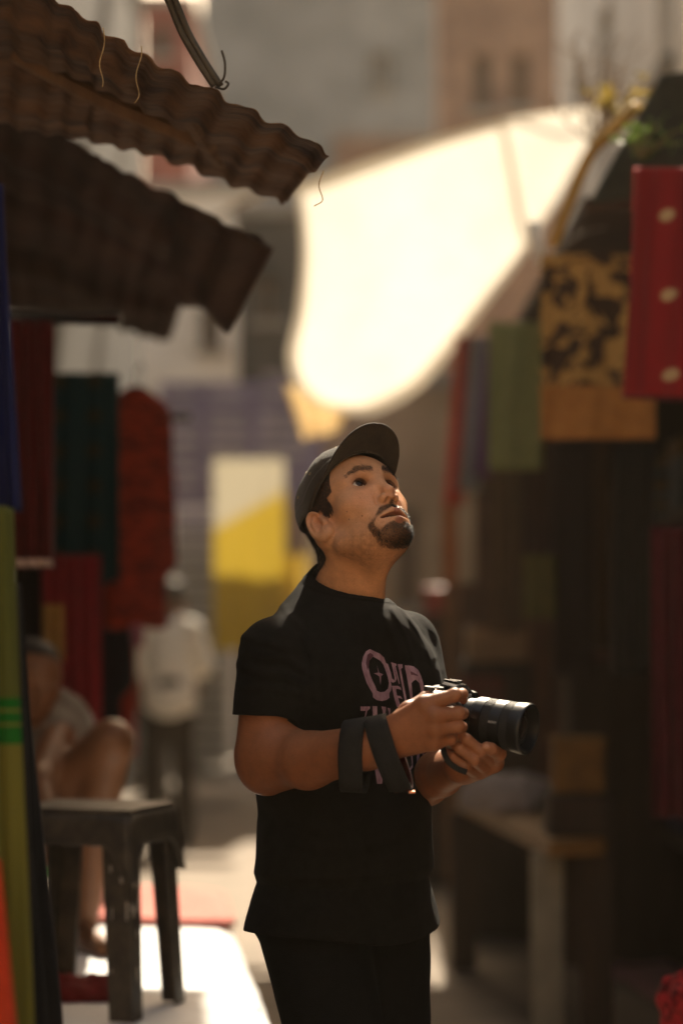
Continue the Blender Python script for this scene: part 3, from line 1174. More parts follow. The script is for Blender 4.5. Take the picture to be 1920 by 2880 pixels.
ey.build('eyecup', M_RUB, photo_cam, True)
for w_, a_, r_ in ((.034, -.034, .0095), (.052, -.040, .0090)):
    dl = MB()
    dl.lathe(Cc(a_, w_, .0385), cu, [(0, r_), (.006, r_), (.0075, r_ * .9)], 24, up=ca_)
    dl.build('dial', M_BODY, photo_cam, True, 40)
sb = MB()
sb.lathe(Cc(.004, .050, .036), cu, [(0, .0075), (.005, .0072), (.0068, .0055)], 20, up=ca_)
sb.build('shutter_button', M_STEEL, photo_cam, True, 40)
# lens
L0, L1 = .010, .112
ln = MB()
ln.lathe(CO, ca_, [(-.004, .030), (.008, .031), (.010, .0335), (.022, .0345), (.024, .0365), (.028, .0368)], 56)
ln.build('lens_mount', M_LENSB, photo_cam, True, 30)
ln = MB()
ln.lathe(CO, ca_, [(.026, .0360), (.028, .0382), (.044, .0386), (.0445, .0372), (.060, .0372), (.0605, .0386), (.078, .0390), (.0785, .0375), (.093, .0376), (.0935, .0392),
                   (.104, .0402), (.108, .0406), (.1125, .0404), (.114, .0395), (.114, .0365), (.105, .0345), (.096, .0335)], 64, cap=(True, False))
ln.build('lens_barrel', M_LENSB, photo_cam, True, 30)
for t0, t1, r0 in ((.0455, .0595, .0372), (.0795, .0925, .0375)):
    rg = MB()
    nrib = 72
    V_, F_ = [], []
    up_, wd_ = cu, cw
    for k in range(nrib * 2):
        a0 = 2 * math.pi * k / (nrib * 2)
        rr = r0 + (.0013 if k % 2 == 0 else .0004)
        for da in (0, .8 * 2 * math.pi / (nrib * 2)):
            e_ = up_ * math.cos(a0 + da) + wd_ * math.sin(a0 + da)
            V_ += [CO + ca_ * t0 + e_ * rr, CO + ca_ * t1 + e_ * rr]
    nn_ = len(V_)
    for k in range(0, nn_, 2):
        F_.append((k, (k + 2) % nn_, (k + 3) % nn_, k + 1))
    rg.add(V_, F_)
    rg.build('focus_ring' if t0 < .06 else 'zoom_ring', M_RUB, photo_cam)
# front glass with coating
m, n, l, p = new_mat('coated_glass')
p.inputs['Base Color'].default_value = (.004, .003, .006, 1)
p.inputs['Roughness'].default_value = .03
p.inputs['Specular IOR Level'].default_value = .9
p.inputs['Coat Weight'].default_value = 1.0
p.inputs['Coat Tint'].default_value = (1, .75, .55, 1)
gl = MB()
gl.lathe(CO, ca_, [(.096 + .0065 * math.cos(t * math.pi / 2), .0335 * math.sin(t * math.pi / 2) + 1e-4) for t in np.linspace(1, 0, 10)], 48)
gl.build('front_element', m, photo_cam, True)
for r_, t_ in ((.0265, .0985), (.0185, .101)):
    rg = MB()
    ring = [CO + ca_ * (t_ + .0012) + (cu * math.cos(a) + cw * math.sin(a)) * r_ for a in np.linspace(0, 2 * math.pi, 41)]
    rg.tube(ring, .0007, 6)
    rg.build('inner_ring', M_RUB, photo_cam, True)


def text_mesh(name, body_, size, O, X, Y, material, parent, ext=.0002, bold=0.0):
    cu_ = bpy.data.curves.new(name, 'FONT')
    cu_.body = body_
    cu_.size = size
    cu_.extrude = ext
    cu_.offset = bold
    cu_.align_x = 'CENTER'
    cu_.align_y = 'CENTER'
    tmp = bpy.data.objects.new('tmp', cu_)
    COL.objects.link(tmp)
    dg = bpy.context.evaluated_depsgraph_get()
    me = bpy.data.meshes.new_from_object(tmp.evaluated_get(dg))
    bpy.data.objects.remove(tmp)
    X, Y = np.asarray(X, float), np.asarray(Y, float)
    Z = np.cross(X, Y)
    for v_ in me.vertices:
        c = v_.co
        v_.co = tuple(O + X * c.x + Y * c.y + Z * c.z)
    me.update()
    return link(name, me, material, parent)


# maker's name on the prism front and on the barrel
f0, f1 = np.array([.002, .042]), np.array([.006, .030])
dn = f1 - f0
sl = (ca_ * dn[0] + cu * dn[1]); sl /= np.linalg.norm(sl)
Xd = -cw
nrm_ = np.cross(Xd, -sl)
text_mesh('maker_name', 'SONY', .0088, Cc(.0040, .001, .0364) + nrm_ * .0004, Xd, -sl, M_WHITE, photo_cam)
ang = rad(8)
rd = cw * math.cos(ang) + cu * math.sin(ang)
td = np.cross(rd, ca_)
text_mesh('maker_name', 'SONY', .0054, Cc(.068, 0, 0) + rd * .0391, ca_, np.cross(rd, ca_), M_WHITE, photo_cam)

# ---- strap: two turns round the right wrist and a tail under the camera
M_STRAP = mat('strap_webbing', (.013, .0135, .013), rough=.8, var=.2, scale=60, bump=.35, bscale=500, spec=.2)
M_STRAPB = mat('strap_suede', (.045, .012, .010), rough=.9, var=.2, scale=60, bump=.3, bscale=400, spec=.1)


def ribbon(name, path, width_dir, w, thick, material, parent, n=8):
    path = catmull(path, n)
    wd = catmull(width_dir, n)
    wd /= np.linalg.norm(wd, axis=1, keepdims=True)
    t = np.linspace(-.5, .5, 5)
    pts = path[:, None] + wd[:, None] * (t * w)[None, :, None]
    return link(name, solid_sheet(name, pts, thick), material, parent, True)


fx = (WR_R - EL_R) / np.linalg.norm(WR_R - EL_R)
# first turn: over the top of the forearm, hanging straight down on the near side
wa = np.array([.93, -.33, .16])
ribbon('strap', [at(1016, 2115, 3.875), at(1012, 2045, 3.862), at(1004, 2022, 3.825), at(992, 2040, 3.776), at(984, 2110, 3.766), at(985, 2170, 3.766), at(988, 2218, 3.776), at(996, 2226, 3.800), at(1006, 2200, 3.83), at(1012, 2150, 3.855)],
       [wa] * 4 + [np.array([.95, -.3, .02])] * 2 + [np.array([.95, -.3, -.03])] * 4, .039, .0026, M_STRAP, photo_cam)
# second turn: slanting down to the clip
ribbon('strap', [at(1066, 2110, 3.855), at(1062, 2040, 3.842), at(1054, 2014, 3.806), at(1056, 2034, 3.760), at(1082, 2120, 3.744), at(1106, 2180, 3.742), at(1128, 2227, 3.75)],
       [np.array([.93, -.3, .2])] * 4 + [np.array([.95, -.25, .15]), np.array([.96, -.2, .08]), np.array([.97, -.2, .0])], .038, .0026, M_STRAP, photo_cam)
ribbon('strap_lining', [at(1130, 2226, 3.753), at(1140, 2212, 3.775), at(1128, 2160, 3.80), at(1110, 2110, 3.83)], [fx] * 4, .034, .0022, M_STRAPB, photo_cam)
cb_ = MB()
cb_.box(at(1158, 2228, 3.744), (.010, .003, .004), None, .001)
cb_.build('strap_clip', mat('copper_clip', (.55, .25, .16), rough=.35, var=.1, bump=0, metal=1.0), photo_cam)
# tail hanging below the left hand
ribbon('strap_tail', [at(1246, 2090, 3.80), at(1246, 2112, 3.782), at(1260, 2142, 3.770), at(1286, 2162, 3.765), at(1312, 2172, 3.765)],
       [np.array([.9, 0, .4]), np.array([.9, 0, .4]), np.array([.7, 0, .7]), np.array([.4, 0, .9]), np.array([.3, 0, .9])], .009, .0018, M_STRAP, photo_cam)

# ================================================================== PRINT ON THE T-SHIRT (flat print, laid onto the cloth)
M_PRINT = mat('lilac_print', (.36, .24, .30), rough=.7, var=.22, scale=90, bump=.15, bscale=300, spec=.25, col2=(.20, .11, .15), stretch=(1, 1, .5))
M_PRINT_D = mat('plum_print', (.085, .035, .050), rough=.75, var=.25, scale=60, bump=.15, bscale=300, spec=.25)
shirt_bvh = BVHTree.FromPolygons([tuple(x) for x in SV], [tuple(x) for x in SF])


def ground_poly(outer, holes=()):
    """fill a 2-D outline with an even triangulation"""
    from mathutils.geometry import delaunay_2d_cdt
    pts, edges = [], []
    loops = [outer, *holes]
    for lp in loops:
        lp = [np.array(x, float) for x in lp]
        dense = []
        for a, b_ in zip(lp, lp[1:] + lp[:1]):
            k = max(1, int(np.linalg.norm(b_ - a) / 4))
            dense += [a + (b_ - a) * i / k for i in range(k)]
        s0 = len(pts)
        pts += dense
        edges += [(s0 + i, s0 + (i + 1) % len(dense)) for i in range(len(dense))]

    def inside(x, y, lp):
        r = False
        j = len(lp) - 1
        for i in range(len(lp)):
            if (lp[i][1] > y) != (lp[j][1] > y) and x < (lp[j][0] - lp[i][0]) * (y - lp[i][1]) / (lp[j][1] - lp[i][1]) + lp[i][0]:
                r = not r
            j = i
        return r
    ox = [x[0] for x in outer]
    oy = [x[1] for x in outer]
    for gx in np.arange(min(ox), max(ox), 5.0):
        for gy in np.arange(min(oy), max(oy), 5.0):
            if inside(gx, gy, outer):
                pts.append(np.array([gx, gy]))
    vs_, _, fs_, *_r = delaunay_2d_cdt([Vector(x) for x in pts], edges, [], 0, 1e-4)
    out = []
    for f_ in fs_:
        cx = sum(vs_[i].x for i in f_) / len(f_)
        cy_ = sum(vs_[i].y for i in f_) / len(f_)
        if inside(cx, cy_, outer) and not any(inside(cx, cy_, h) for h in holes):
            out.append(tuple(f_))
    return [(v_.x, v_.y) for v_ in vs_], out


def print_on_shirt(name, outer, holes=(), material=None, lift=.0009):
    vs_, fs_ = ground_poly(outer, holes)
    o_ = Vector((0, 0, CAM_Z))
    P_ = []
    for x, y in vs_:
        d_ = (Vector(at(x, y, 4.0)) - o_).normalized()
        h_, nn_, *_r = shirt_bvh.ray_cast(o_, d_)
        if h_ is None:
            h_, nn_ = Vector(at(x, y, 4.05)), -d_
        P_.append(np.array(h_) + np.array(nn_ if nn_.dot(d_) < 0 else -nn_) * lift)
    b_ = MB()
    b_.add(P_, fs_)
    return b_.build(name, material or M_PRINT, shirt, True)


def zz(pts):     # coordinates read in the enlargement of [980,1800]-[1260,2260]
    k = 280 / 1432
    return [(980 + x * k, 1800 + y * k) for x, y in pts]


print_on_shirt('letter_o', zz([(300, 130), (370, 165), (440, 195), (500, 250), (530, 330), (560, 430), (590, 540), (610, 660), (600, 730), (575, 770), (580, 830), (540, 862), (470, 878), (400, 865), (345, 825), (340, 770), (300, 700), (255, 620), (220, 520), (190, 410), (183, 340), (205, 240), (245, 165)]),
               [zz([(345, 240), (400, 270), (450, 300), (490, 350), (520, 430), (555, 530), (575, 620), (560, 700), (510, 745), (450, 752), (400, 730), (375, 660), (340, 590), (300, 490), (280, 400), (290, 300)])])
print_on_shirt('letter_o_shade', zz([(262, 215), (300, 185), (345, 215), (345, 236), (290, 296), (276, 395), (262, 440), (240, 330)]), (), M_PRINT_D, .0014)
print_on_shirt('star', zz([(398, 355), (430, 470), (490, 495), (460, 520), (452, 650), (436, 525), (405, 505), (358, 480), (420, 470)]))
print_on_shirt('letter_u', zz([(530, 330), (560, 350), (600, 470), (620, 555), (650, 580), (655, 540), (610, 340), (632, 330), (685, 560), (670, 600), (630, 615), (595, 595), (575, 520)]))
print_on_shirt('letter_t', zz([(602, 318), (682, 345), (684, 372), (668, 372), (730, 630), (718, 632), (640, 362), (606, 342)]))
print_on_shirt('letter_i', zz([(702, 348), (768, 352), (770, 400), (745, 420), (840, 910), (812, 930), (722, 440), (706, 380)]))
print_on_shirt('letter_n', zz([(804, 366), (870, 370), (930, 384), (990, 430), (1035, 520), (1065, 620), (1076, 720), (1060, 800), (1034, 800), (1028, 700), (1010, 620), (960, 570), (925, 590), (900, 620), (918, 870), (888, 890), (862, 700), (828, 500), (810, 420)]))
print_on_shirt('letter_n_shade', zz([(880, 450), (930, 470), (975, 500), (985, 520), (930, 505), (890, 500)]), (), M_PRINT_D, .0014)
print_on_shirt('letter_f', zz([(614, 660), (700, 660), (740, 680), (752, 722), (720, 706), (680, 700), (676, 730), (690, 800), (740, 806), (770, 850), (730, 836), (704, 836), (742, 950), (738, 965), (690, 965), (650, 830)]))
print_on_shirt('letter_t', zz([(168, 955), (302, 955), (302, 985), (262, 1020), (245, 1085), (190, 1215), (180, 1215), (230, 1090), (240, 1018), (168, 1018)]))
print_on_shirt('letter_h', zz([(338, 950), (402, 952), (404, 1020), (412, 1150), (460, 1165), (462, 1190), (344, 1190), (340, 1080)]))
print_on_shirt('letter_i', zz([(464, 955), (528, 962), (530, 1000), (515, 1090), (506, 1195), (480, 1195), (490, 1080), (480, 1010)]))
print_on_shirt('letter_s', zz([(552, 975), (590, 985), (596, 1020), (588, 1110), (570, 1120), (570, 1040)]))
print_on_shirt('letter_w', zz([(362, 1800), (400, 1800), (440, 1900), (482, 2000), (474, 2068), (404, 2068), (384, 1930)]))
print_on_shirt('letter_r', zz([(770, 1670), (800, 1668), (812, 1800), (870, 1845), (905, 1800), (890, 1668), (912, 1668), (916, 1830), (885, 1870), (900, 2000), (915, 2130), (890, 2130), (868, 1990), (860, 1890), (815, 1870), (822, 1930), (790, 1930), (778, 1800)]))
print_on_shirt('letter_l', zz([(975, 1645), (1012, 1640), (1004, 1800), (1000, 1920), (972, 2090), (955, 2100), (962, 1900), (970, 1760)]))
print_on_shirt('letter_d', zz([(1052, 1630), (1080, 1630), (1072, 1740), (1108, 1838), (1130, 1800), (1112, 1620), (1132, 1615), (1164, 1880), (1130, 1935), (1095, 1920), (1060, 1800)]))
print_on_shirt('underline', zz([(1000, 2100), (1070, 2040), (1130, 2030), (1172, 2042), (1168, 2160), (1090, 2140), (1010, 2120)]))
# ================================================================== THE SETTING
def struct(o):
    o['kind'] = 'structure'
    return o


M_GROUND = mat('dusty_paving', (.22, .18, .14), rough=.9, var=.3, scale=3.5, bump=.5, bscale=18, col2=(.13, .105, .08), detail=8)
gx = np.linspace(-1, 1, 61)
gx = np.sign(gx) * np.abs(gx) ** 2.2 * 120
gp = np.array([[(x, y + 8, .006 * math.sin(x * 3.1) * math.sin(y * 2.3)) for y in gx] for x in gx])
g_me = grid_mesh('ground', gp)
struct(link('ground', g_me, M_GROUND, None, True))

M_CONC = mat('grey_concrete', (.30, .27, .235), rough=.92, var=.25, scale=5, bump=.4, bscale=30, col2=(.20, .18, .155))
M_PLASTER = mat('cream_plaster', (.80, .74, .66), rough=.92, var=.2, scale=2.2, bump=.4, bscale=20, col2=(.60, .54, .46), detail=9)
M_GREYPL = mat('grey_plaster', (.28, .275, .265), rough=.92, var=.2, scale=1.1, bump=.3, bscale=10, col2=(.17, .17, .165), detail=9)
M_BRICK = mat('weathered_brick', (.30, .19, .13), rough=.92, var=.3, scale=2.5, bump=.4, bscale=16, col2=(.16, .10, .075), detail=9)
M_REDPL = mat('red_wash_plaster', (.28, .10, .075), rough=.92, var=.3, scale=2.5, bump=.3, bscale=16, col2=(.15, .06, .045))
M_DARKPL = mat('dark_plaster', (.10, .092, .082), rough=.92, var=.3, scale=2.5, bump=.3, bscale=16, col2=(.05, .046, .042))  # dark grey plaster with uneven tone
M_TAN = mat('tan_plaster', (.40, .30, .19), rough=.92, var=.25, scale=2.0, bump=.3, bscale=16, col2=(.24, .17, .105))
M_FRAME = mat('window_frame_wood', (.14, .085, .05), rough=.7, var=.3, scale=20)
M_PANE = mat('window_dark_glass', (.025, .025, .025), rough=.15, var=.2, scale=8, bump=0, spec=.6)
M_SHUT = mat('grey_shutter', (.24, .235, .22), rough=.5, var=.2, scale=6, metal=.2)
M_WOOD = mat('old_wood', (.22, .12, .060), rough=.75, var=.35, scale=18, bump=.4, bscale=60, col2=(.10, .050, .025), stretch=(1, 1, .12))
M_WOODD = mat('dark_wood', (.038, .022, .013), rough=.8, var=.35, scale=18, bump=.4, bscale=60, stretch=(1, 1, .15))


def building(name, label, x0, x1, y0, y1, h, wall_mat, wins=(), face='y', cat='building', parapet=True, pane=None):
    """box building; wins: (a0,a1,z0,z1) on its face towards the lane or the camera; real recessed windows"""
    root = empty(name, ((x0 + x1) / 2, (y0 + y1) / 2, 0), label, cat)
    m_ = MB()
    # wall with openings: split the visible face into bands round the windows
    def face_pt(a, z, d):
        return (a, y0 + d, z) if face == 'y' else ((x0 + d, a, z) if face == 'x-' else (x1 - d, a, z))
    lo, hi = (x0, x1) if face == 'y' else (y0, y1)
    A = sorted({lo, hi, *[w[0] for w in wins], *[w[1] for w in wins]})
    Z = sorted({0.0, h, *[w[2] for w in wins], *[w[3] for w in wins]})
    for a0, a1 in zip(A[:-1], A[1:]):
        for z0, z1 in zip(Z[:-1], Z[1:]):
            ca_m, cz = (a0 + a1) / 2, (z0 + z1) / 2
            if any(w[0] <= ca_m <= w[1] and w[2] <= cz <= w[3] for w in wins):
                continue
            m_.add([face_pt(a0, z0, 0), face_pt(a1, z0, 0), face_pt(a1, z1, 0), face_pt(a0, z1, 0)], [(0, 1, 2, 3)])
    if face == 'y':
        m_.add([(x0, y0, 0), (x0, y1, 0), (x0, y1, h), (x0, y0, h), (x1, y0, 0), (x1, y1, 0), (x1, y1, h), (x1, y0, h)], [(0, 1, 2, 3), (4, 5, 6, 7), (1, 5, 6, 2), (3, 2, 6, 7)])
    elif face == 'x-':
        m_.add([(x0, y0, 0), (x1, y0, 0), (x1, y0, h), (x0, y0, h), (x0, y1, 0), (x1, y1, 0), (x1, y1, h), (x0, y1, h)], [(0, 1, 2, 3), (4, 5, 6, 7), (1, 5, 6, 2), (3, 2, 6, 7)])
    else:
        m_.add([(x0, y0, 0), (x1, y0, 0), (x1, y0, h), (x0, y0, h), (x0, y1, 0), (x1, y1, 0), (x1, y1, h), (x0, y1, h)], [(0, 1, 2, 3), (4, 5, 6, 7), (0, 4, 7, 3), (3, 2, 6, 7)])
    for a0, a1, z0, z1 in wins:      # reveals
        q_ = [face_pt(a, z, d) for d in (0, .18) for a, z in ((a0, z0), (a1, z0), (a1, z1), (a0, z1))]
        m_.add(q_, [(0, 1, 5, 4), (1, 2, 6, 5), (2, 3, 7, 6), (3, 0, 4, 7)])
    m_.build('wall', wall_mat, root)
    for a0, a1, z0, z1 in wins:
        fr = MB()
        t = .05
        for b0, b1, c0, c1 in ((a0, a0 + t, z0, z1), (a1 - t, a1, z0, z1), (a0 + t, a1 - t, z0, z0 + t), (a0 + t, a1 - t, z1 - t, z1), ((a0 + a1) / 2 - t / 2, (a0 + a1) / 2 + t / 2, z0 + t, z1 - t)):
            p0, p1 = np.array(face_pt(b0, c0, .10)), np.array(face_pt(b1, c1, .15))
            fr.box((p0 + p1) / 2, np.abs(p1 - p0))
        w_ = fr.build('window', M_FRAME, root)
        pn = MB()
        p0, p1 = np.array(face_pt(a0, z0, .16)), np.array(face_pt(a1, z1, .175))
        pn.box((p0 + p1) / 2, np.abs(p1 - p0))
        pn.build('pane', pane or M_PANE, w_)
        sl_ = MB()
        p0, p1 = np.array(face_pt(a0 - .06, z0 - .07, -.07)), np.array(face_pt(a1 + .06, z0 - .005, .09))
        sl_.box((p0 + p1) / 2, np.abs(p1 - p0))
        sl_.build('sill', M_CONC, w_)
    if parapet:
        pp = MB()
        pp.box(((x0 + x1) / 2, (y0 + y1) / 2, h + .06), (abs(x1 - x0) + .12, abs(y1 - y0) + .12, .12))
        pp.build('parapet', M_CONC, root)
    return root


def wx(px, D):
    return (px - 960) / FPX * D


def wz(py, D):
    return at(960, py, D)[2]


# right-hand row: tall walls along the lane keep the sun out of the lower lane
building('lane_building', 'cream plaster building along the right of the lane, above the stalls', 1.75, 5.0, 4.6, 14.0, 6.7, M_PLASTER,
         [(12.6, 13.3, 4.35, 5.6), (9.3, 10.2, 3.9, 5.2)], face='x-')
building('lane_building', 'lower cream house farther along the right of the lane', 1.76, 5.0, 14.02, 19.5, 6.8, M_PLASTER, [(15.6, 16.4, 4.2, 5.5), (17.6, 18.3, 4.2, 5.5)], face='x-')
building('brick_building', 'brown brick building beyond the cream one, with narrow dark windows', wx(1236, 24), 5.0, 24, 25.2, 8.0, M_BRICK,
         [(wx(1330, 24), wx(1385, 24), wz(310, 24), wz(150, 24)), (wx(1440, 24), wx(1490, 24), wz(300, 24), wz(150, 24)), (wx(1330, 24), wx(1385, 24), 3.0, 4.0)])
building('far_building', 'tall flat grey building closing the end of the lane', wx(560, 42), wx(1232, 42), 42, 50, 16.0, M_GREYPL,
         [(wx(1040, 42), wx(1100, 42), wz(250, 42), wz(150, 42))], pane=M_SHUT)
building('low_brick_house', 'low brown brick house in front of the grey building', wx(945, 34), wx(1236, 34), 34, 38, wz(392, 34), M_BRICK,
         [(wx(1010, 34), wx(1080, 34), wz(520, 34), wz(440, 34))])
building('red_house', 'dull red house rising above the tin awnings on the left', wx(395, 30), wx(532, 30), 30, 36, wz(12, 30), M_REDPL,
         [(wx(425, 30), wx(475, 30), wz(150, 30), wz(70, 30))])
building('beige_house', 'pale beige house left of the lane behind the purple board', wx(300, 26), wx(700, 26), 26, 29, wz(545, 26), M_PLASTER,
         [(wx(560, 26), wx(620, 26), wz(980, 26), wz(860, 26))])
building('dark_grey_house', 'dark house standing between awnings and white cloth', wx(668, 22), wx(905, 22), 22, 25, wz(612, 22), M_DARKPL,
         [(wx(720, 22), wx(790, 22), wz(900, 22), wz(780, 22))])
building('tan_house', 'tan house front at the far bend of the lane', wx(760, 19.8), wx(1420, 19.8), 19.8, 21.5, wz(1090, 19.8), M_TAN,
         [(wx(905, 19.8), wx(965, 19.8), wz(1700, 19.8), wz(1420, 19.8)), (wx(1110, 19.8), wx(1180, 19.8), wz(1700, 19.8), wz(1430, 19.8))])
building('left_building', 'dark building along the left of the lane behind the stalls', -5.0, -1.75, 4.6, 21.0, 7.0, M_DARKPL, [(14.0, 14.9, 2.2, 3.2)], face='x+')

building('side_light_blocker', 'unseen low house added on the near right to cut the side light', 1.76, 5.0, 1.8, 4.58, 2.8, M_TAN, face='x-')  # out of view, added to narrow the sky light from the side
building('side_light_blocker', 'unseen low dark house added on the near left to cut the side light', -5.0, -1.76, 1.8, 4.58, 2.8, M_DARKPL, face='x+')  # its counterpart on the left, also added to limit side light
building('bounce_house', 'unseen tan house added behind the camera to bounce sunlight onto the man', -7.0, 7.0, -12.0, -8.0, 7.0, M_TAN, parapet=True)  # out of view, added as a sunlit wall that lights his front
# ------------------------------------------------------------------ cloth
def cloth_pts(TL, TR, BL, BR, nu=36, nv=40, folds=4, amp=.02, seed=0, gather=.5, sag=0.0, hem=.0, lean=0.0):
    TL, TR, BL, BR = [np.asarray(x, float) for x in (TL, TR, BL, BR)]
    u = np.linspace(0, 1, nu)[:, None, None]
    v = np.linspace(0, 1, nv)[None, :, None]
    P = (TL * (1 - u) + TR * u) * (1 - v) + (BL * (1 - u) + BR * u) * v
    nrm = np.cross(TR - TL, BL - TL)
    nrm /= np.linalg.norm(nrm)
    r = np.random.default_rng(seed)
    ph, ph2, k2 = r.uniform(0, 6.28), r.uniform(0, 6.28), r.uniform(1.6, 2.4)
    w = np.sin(u * folds * 2 * np.pi + ph + .7 * np.sin(v * 3 + ph2)) + .45 * np.sin(u * folds * k2 * 2 * np.pi + ph2 + v * 2)
    P = P + nrm * amp * w * (gather + (1 - gather) * v)
    P[..., 2] -= (sag * 4 * u * (1 - u))[..., 0] * (1 - v)[..., 0]
    P[..., 2] += hem * np.sin(u[..., 0] * folds * 6.28 + ph)[:, :] * v[..., 0] ** 6
    return P


def cloth(name, label, cat, corners, material, thick=.004, group=None, **k):
    P_ = cloth_pts(*corners, **k)
    o = link(name, solid_sheet(name, P_, thick) if thick else grid_mesh(name, P_), material, None, True)
    return tag(o, label, cat, group)


def px4(x0, x1, y0, y1, D, dx=0, D2=None):
    """corners of an upright panel seen in that photo box"""
    D2 = D2 or D
    return at(x0, y0, D), at(x1, y0, D2), at(x0 + dx, y1, D), at(x1 + dx, y1, D2)


def fabric(name, c, c2=None, var=.15, trans=0.0, scale=30, rough=.85):
    return mat(name, c, rough=rough, var=var, scale=scale, bump=.25, bscale=300, spec=.15, col2=c2, trans=trans, sheen=.05)


def pattern_mat(name, base, spot, scale, thr=.3, soft=.04, kind='voronoi', stretch=(1, 1, 1), rough=.85, noise=.0):
    """printed fabric: spots, stripes or scrolls of a second colour"""
    m, n, l, p = new_mat(name)
    tc = n.new('ShaderNodeTexCoord')
    mp = n.new('ShaderNodeMapping')
    mp.inputs['Scale'].default_value = stretch
    l.new(tc.outputs['Object'], mp.inputs[0])
    if kind == 'voronoi':
        t = n.new('ShaderNodeTexVoronoi')
        t.voronoi_dimensions = '2D'
        mp.inputs['Rotation'].default_value = (rad(90), 0, 0)
        t.inputs['Scale'].default_value = scale
        t.inputs['Randomness'].default_value = noise
        o_ = t.outputs['Distance']
    elif kind == 'wave':
        t = n.new('ShaderNodeTexWave')
        t.inputs['Scale'].default_value = scale
        t.inputs['Distortion'].default_value = noise
        o_ = t.outputs[1]
    else:
        t = n.new('ShaderNodeTexNoise')
        t.inputs['Scale'].default_value = scale
        t.inputs['Detail'].default_value = 1.5
        t.inputs['Distortion'].default_value = 1.2
        o_ = t.outputs[0]
    l.new(mp.outputs[0], t.inputs[0])
    cr = n.new('ShaderNodeValToRGB')
    cr.color_ramp.elements[0].position = thr - soft
    cr.color_ramp.elements[1].position = thr + soft
    cr.color_ramp.elements[0].color = (*spot, 1)
    cr.color_ramp.elements[1].color = (*base, 1)
    l.new(o_, cr.inputs[0])
    l.new(cr.outputs[0], p.inputs['Base Color'])
    p.inputs['Roughness'].default_value = rough
    p.inputs['Specular IOR Level'].default_value = .15
    return m


# the white cloth hung across the lane, sun behind it
M_WHITECLOTH = fabric('thin_white_cotton', (.82, .79, .72), trans=.34, var=.04, scale=6)
D_W = 11.0
edge_top = catmull([at(830, 520, D_W), at(1110, 425, D_W + .15), at(1400, 345, D_W + .2), at(1690, 300, D_W + .2)], 12)
edge_bot = catmull([at(905, 1140, D_W + .8), at(1040, 1165, D_W + .85), at(1190, 1085, D_W + .8), at(1330, 905, D_W + .5), at(1460, 735, D_W + .3), at(1570, 560, D_W + .25), at(1692, 335, D_W + .2)], 6)
left = catmull([at(830, 520, D_W), at(846, 700, D_W + .2), at(832, 880, D_W + .4), at(806, 1000, D_W + .55), at(835, 1085, D_W + .7), at(905, 1140, D_W + .8)], 6)


def resample(p, n):
    s_ = np.concatenate([[0], np.cumsum(np.linalg.norm(np.diff(p, axis=0), axis=1))])
    t = np.linspace(0, s_[-1], n)
    return np.stack([np.interp(t, s_, p[:, i]) for i in range(3)], 1)


nu_, nv_ = 44, 40
T_, Bt_, L_ = resample(edge_top, nu_), resample(edge_bot, nu_), resample(left, nv_)
wp = np.zeros((nu_, nv_, 3))
for i in range(nu_):
    u = i / (nu_ - 1)
    for j in range(nv_):
        v = j / (nv_ - 1)
        base_ = T_[i] * (1 - v) + Bt_[i] * v
        bend = L_[j] - (T_[0] * (1 - v) + Bt_[0] * v)
        wp[i, j] = base_ + bend * (1 - u) ** 2 + np.array([0, .012 * math.sin(u * 11 + v * 3) * math.sin(v * math.pi), 0])
white_cloth = tag(link('shade_cloth', grid_mesh('shade_cloth', wp), M_WHITECLOTH, None, True), 'glowing white cloth strung across the lane, lit from behind', 'cloth')
for nm_, i0_, i1_, j0_, j1_ in (('seam', 29, 31, 0, nv_), ('hem', 0, nu_, 0, 3), ('hem', 0, 2, 0, nv_), ('hem', 0, nu_, nv_ - 3, nv_)):
    link(nm_, grid_mesh(nm_, wp[i0_:i1_ + 0 if i1_ < nu_ else nu_, j0_:j1_] + np.array([0, -.012, 0])), M_WHITECLOTH, white_cloth, True)
M_ROPE = mat('jute_rope', (.40, .27, .12), rough=.9, var=.3, scale=120, bump=.5, bscale=300)
rp = MB()
rp.tube(catmull([at(560, 640, D_W), at(700, 560, D_W), at(830, 520, D_W), at(1110, 423, D_W + .15), at(1400, 343, D_W + .2), at(1690, 298, D_W + .2), at(1830, 240, 9.0)], 8), .008, 6)
tag(rp.build('rope', M_ROPE, None, True), 'thin rope carrying the white cloth across the lane', 'rope')
# yellowish scrap added for the golden fade at its lower edge
cloth('cloth_scrap', 'yellowish rag added as the golden fade below the white cloth, above the cap', 'cloth', (at(800, 1080, 12.0), at(1000, 1110, 12.0), at(850, 1235, 12.0), at(950, 1215, 12.0)), fabric('golden_fade_cloth', (.62, .47, .25), trans=.35), thick=0, nu=20, nv=20, folds=3, amp=.05, seed=4)

# ------------------------------------------------------------------ tin awnings on the left
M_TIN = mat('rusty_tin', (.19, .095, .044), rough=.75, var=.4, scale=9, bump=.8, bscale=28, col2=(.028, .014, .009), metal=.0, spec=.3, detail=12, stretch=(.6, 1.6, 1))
M_TIN2 = mat('rusty_tin_dark', (.055, .026, .014), rough=.8, var=.4, scale=7, bump=.4, bscale=40, col2=(.022, .011, .007), detail=9)


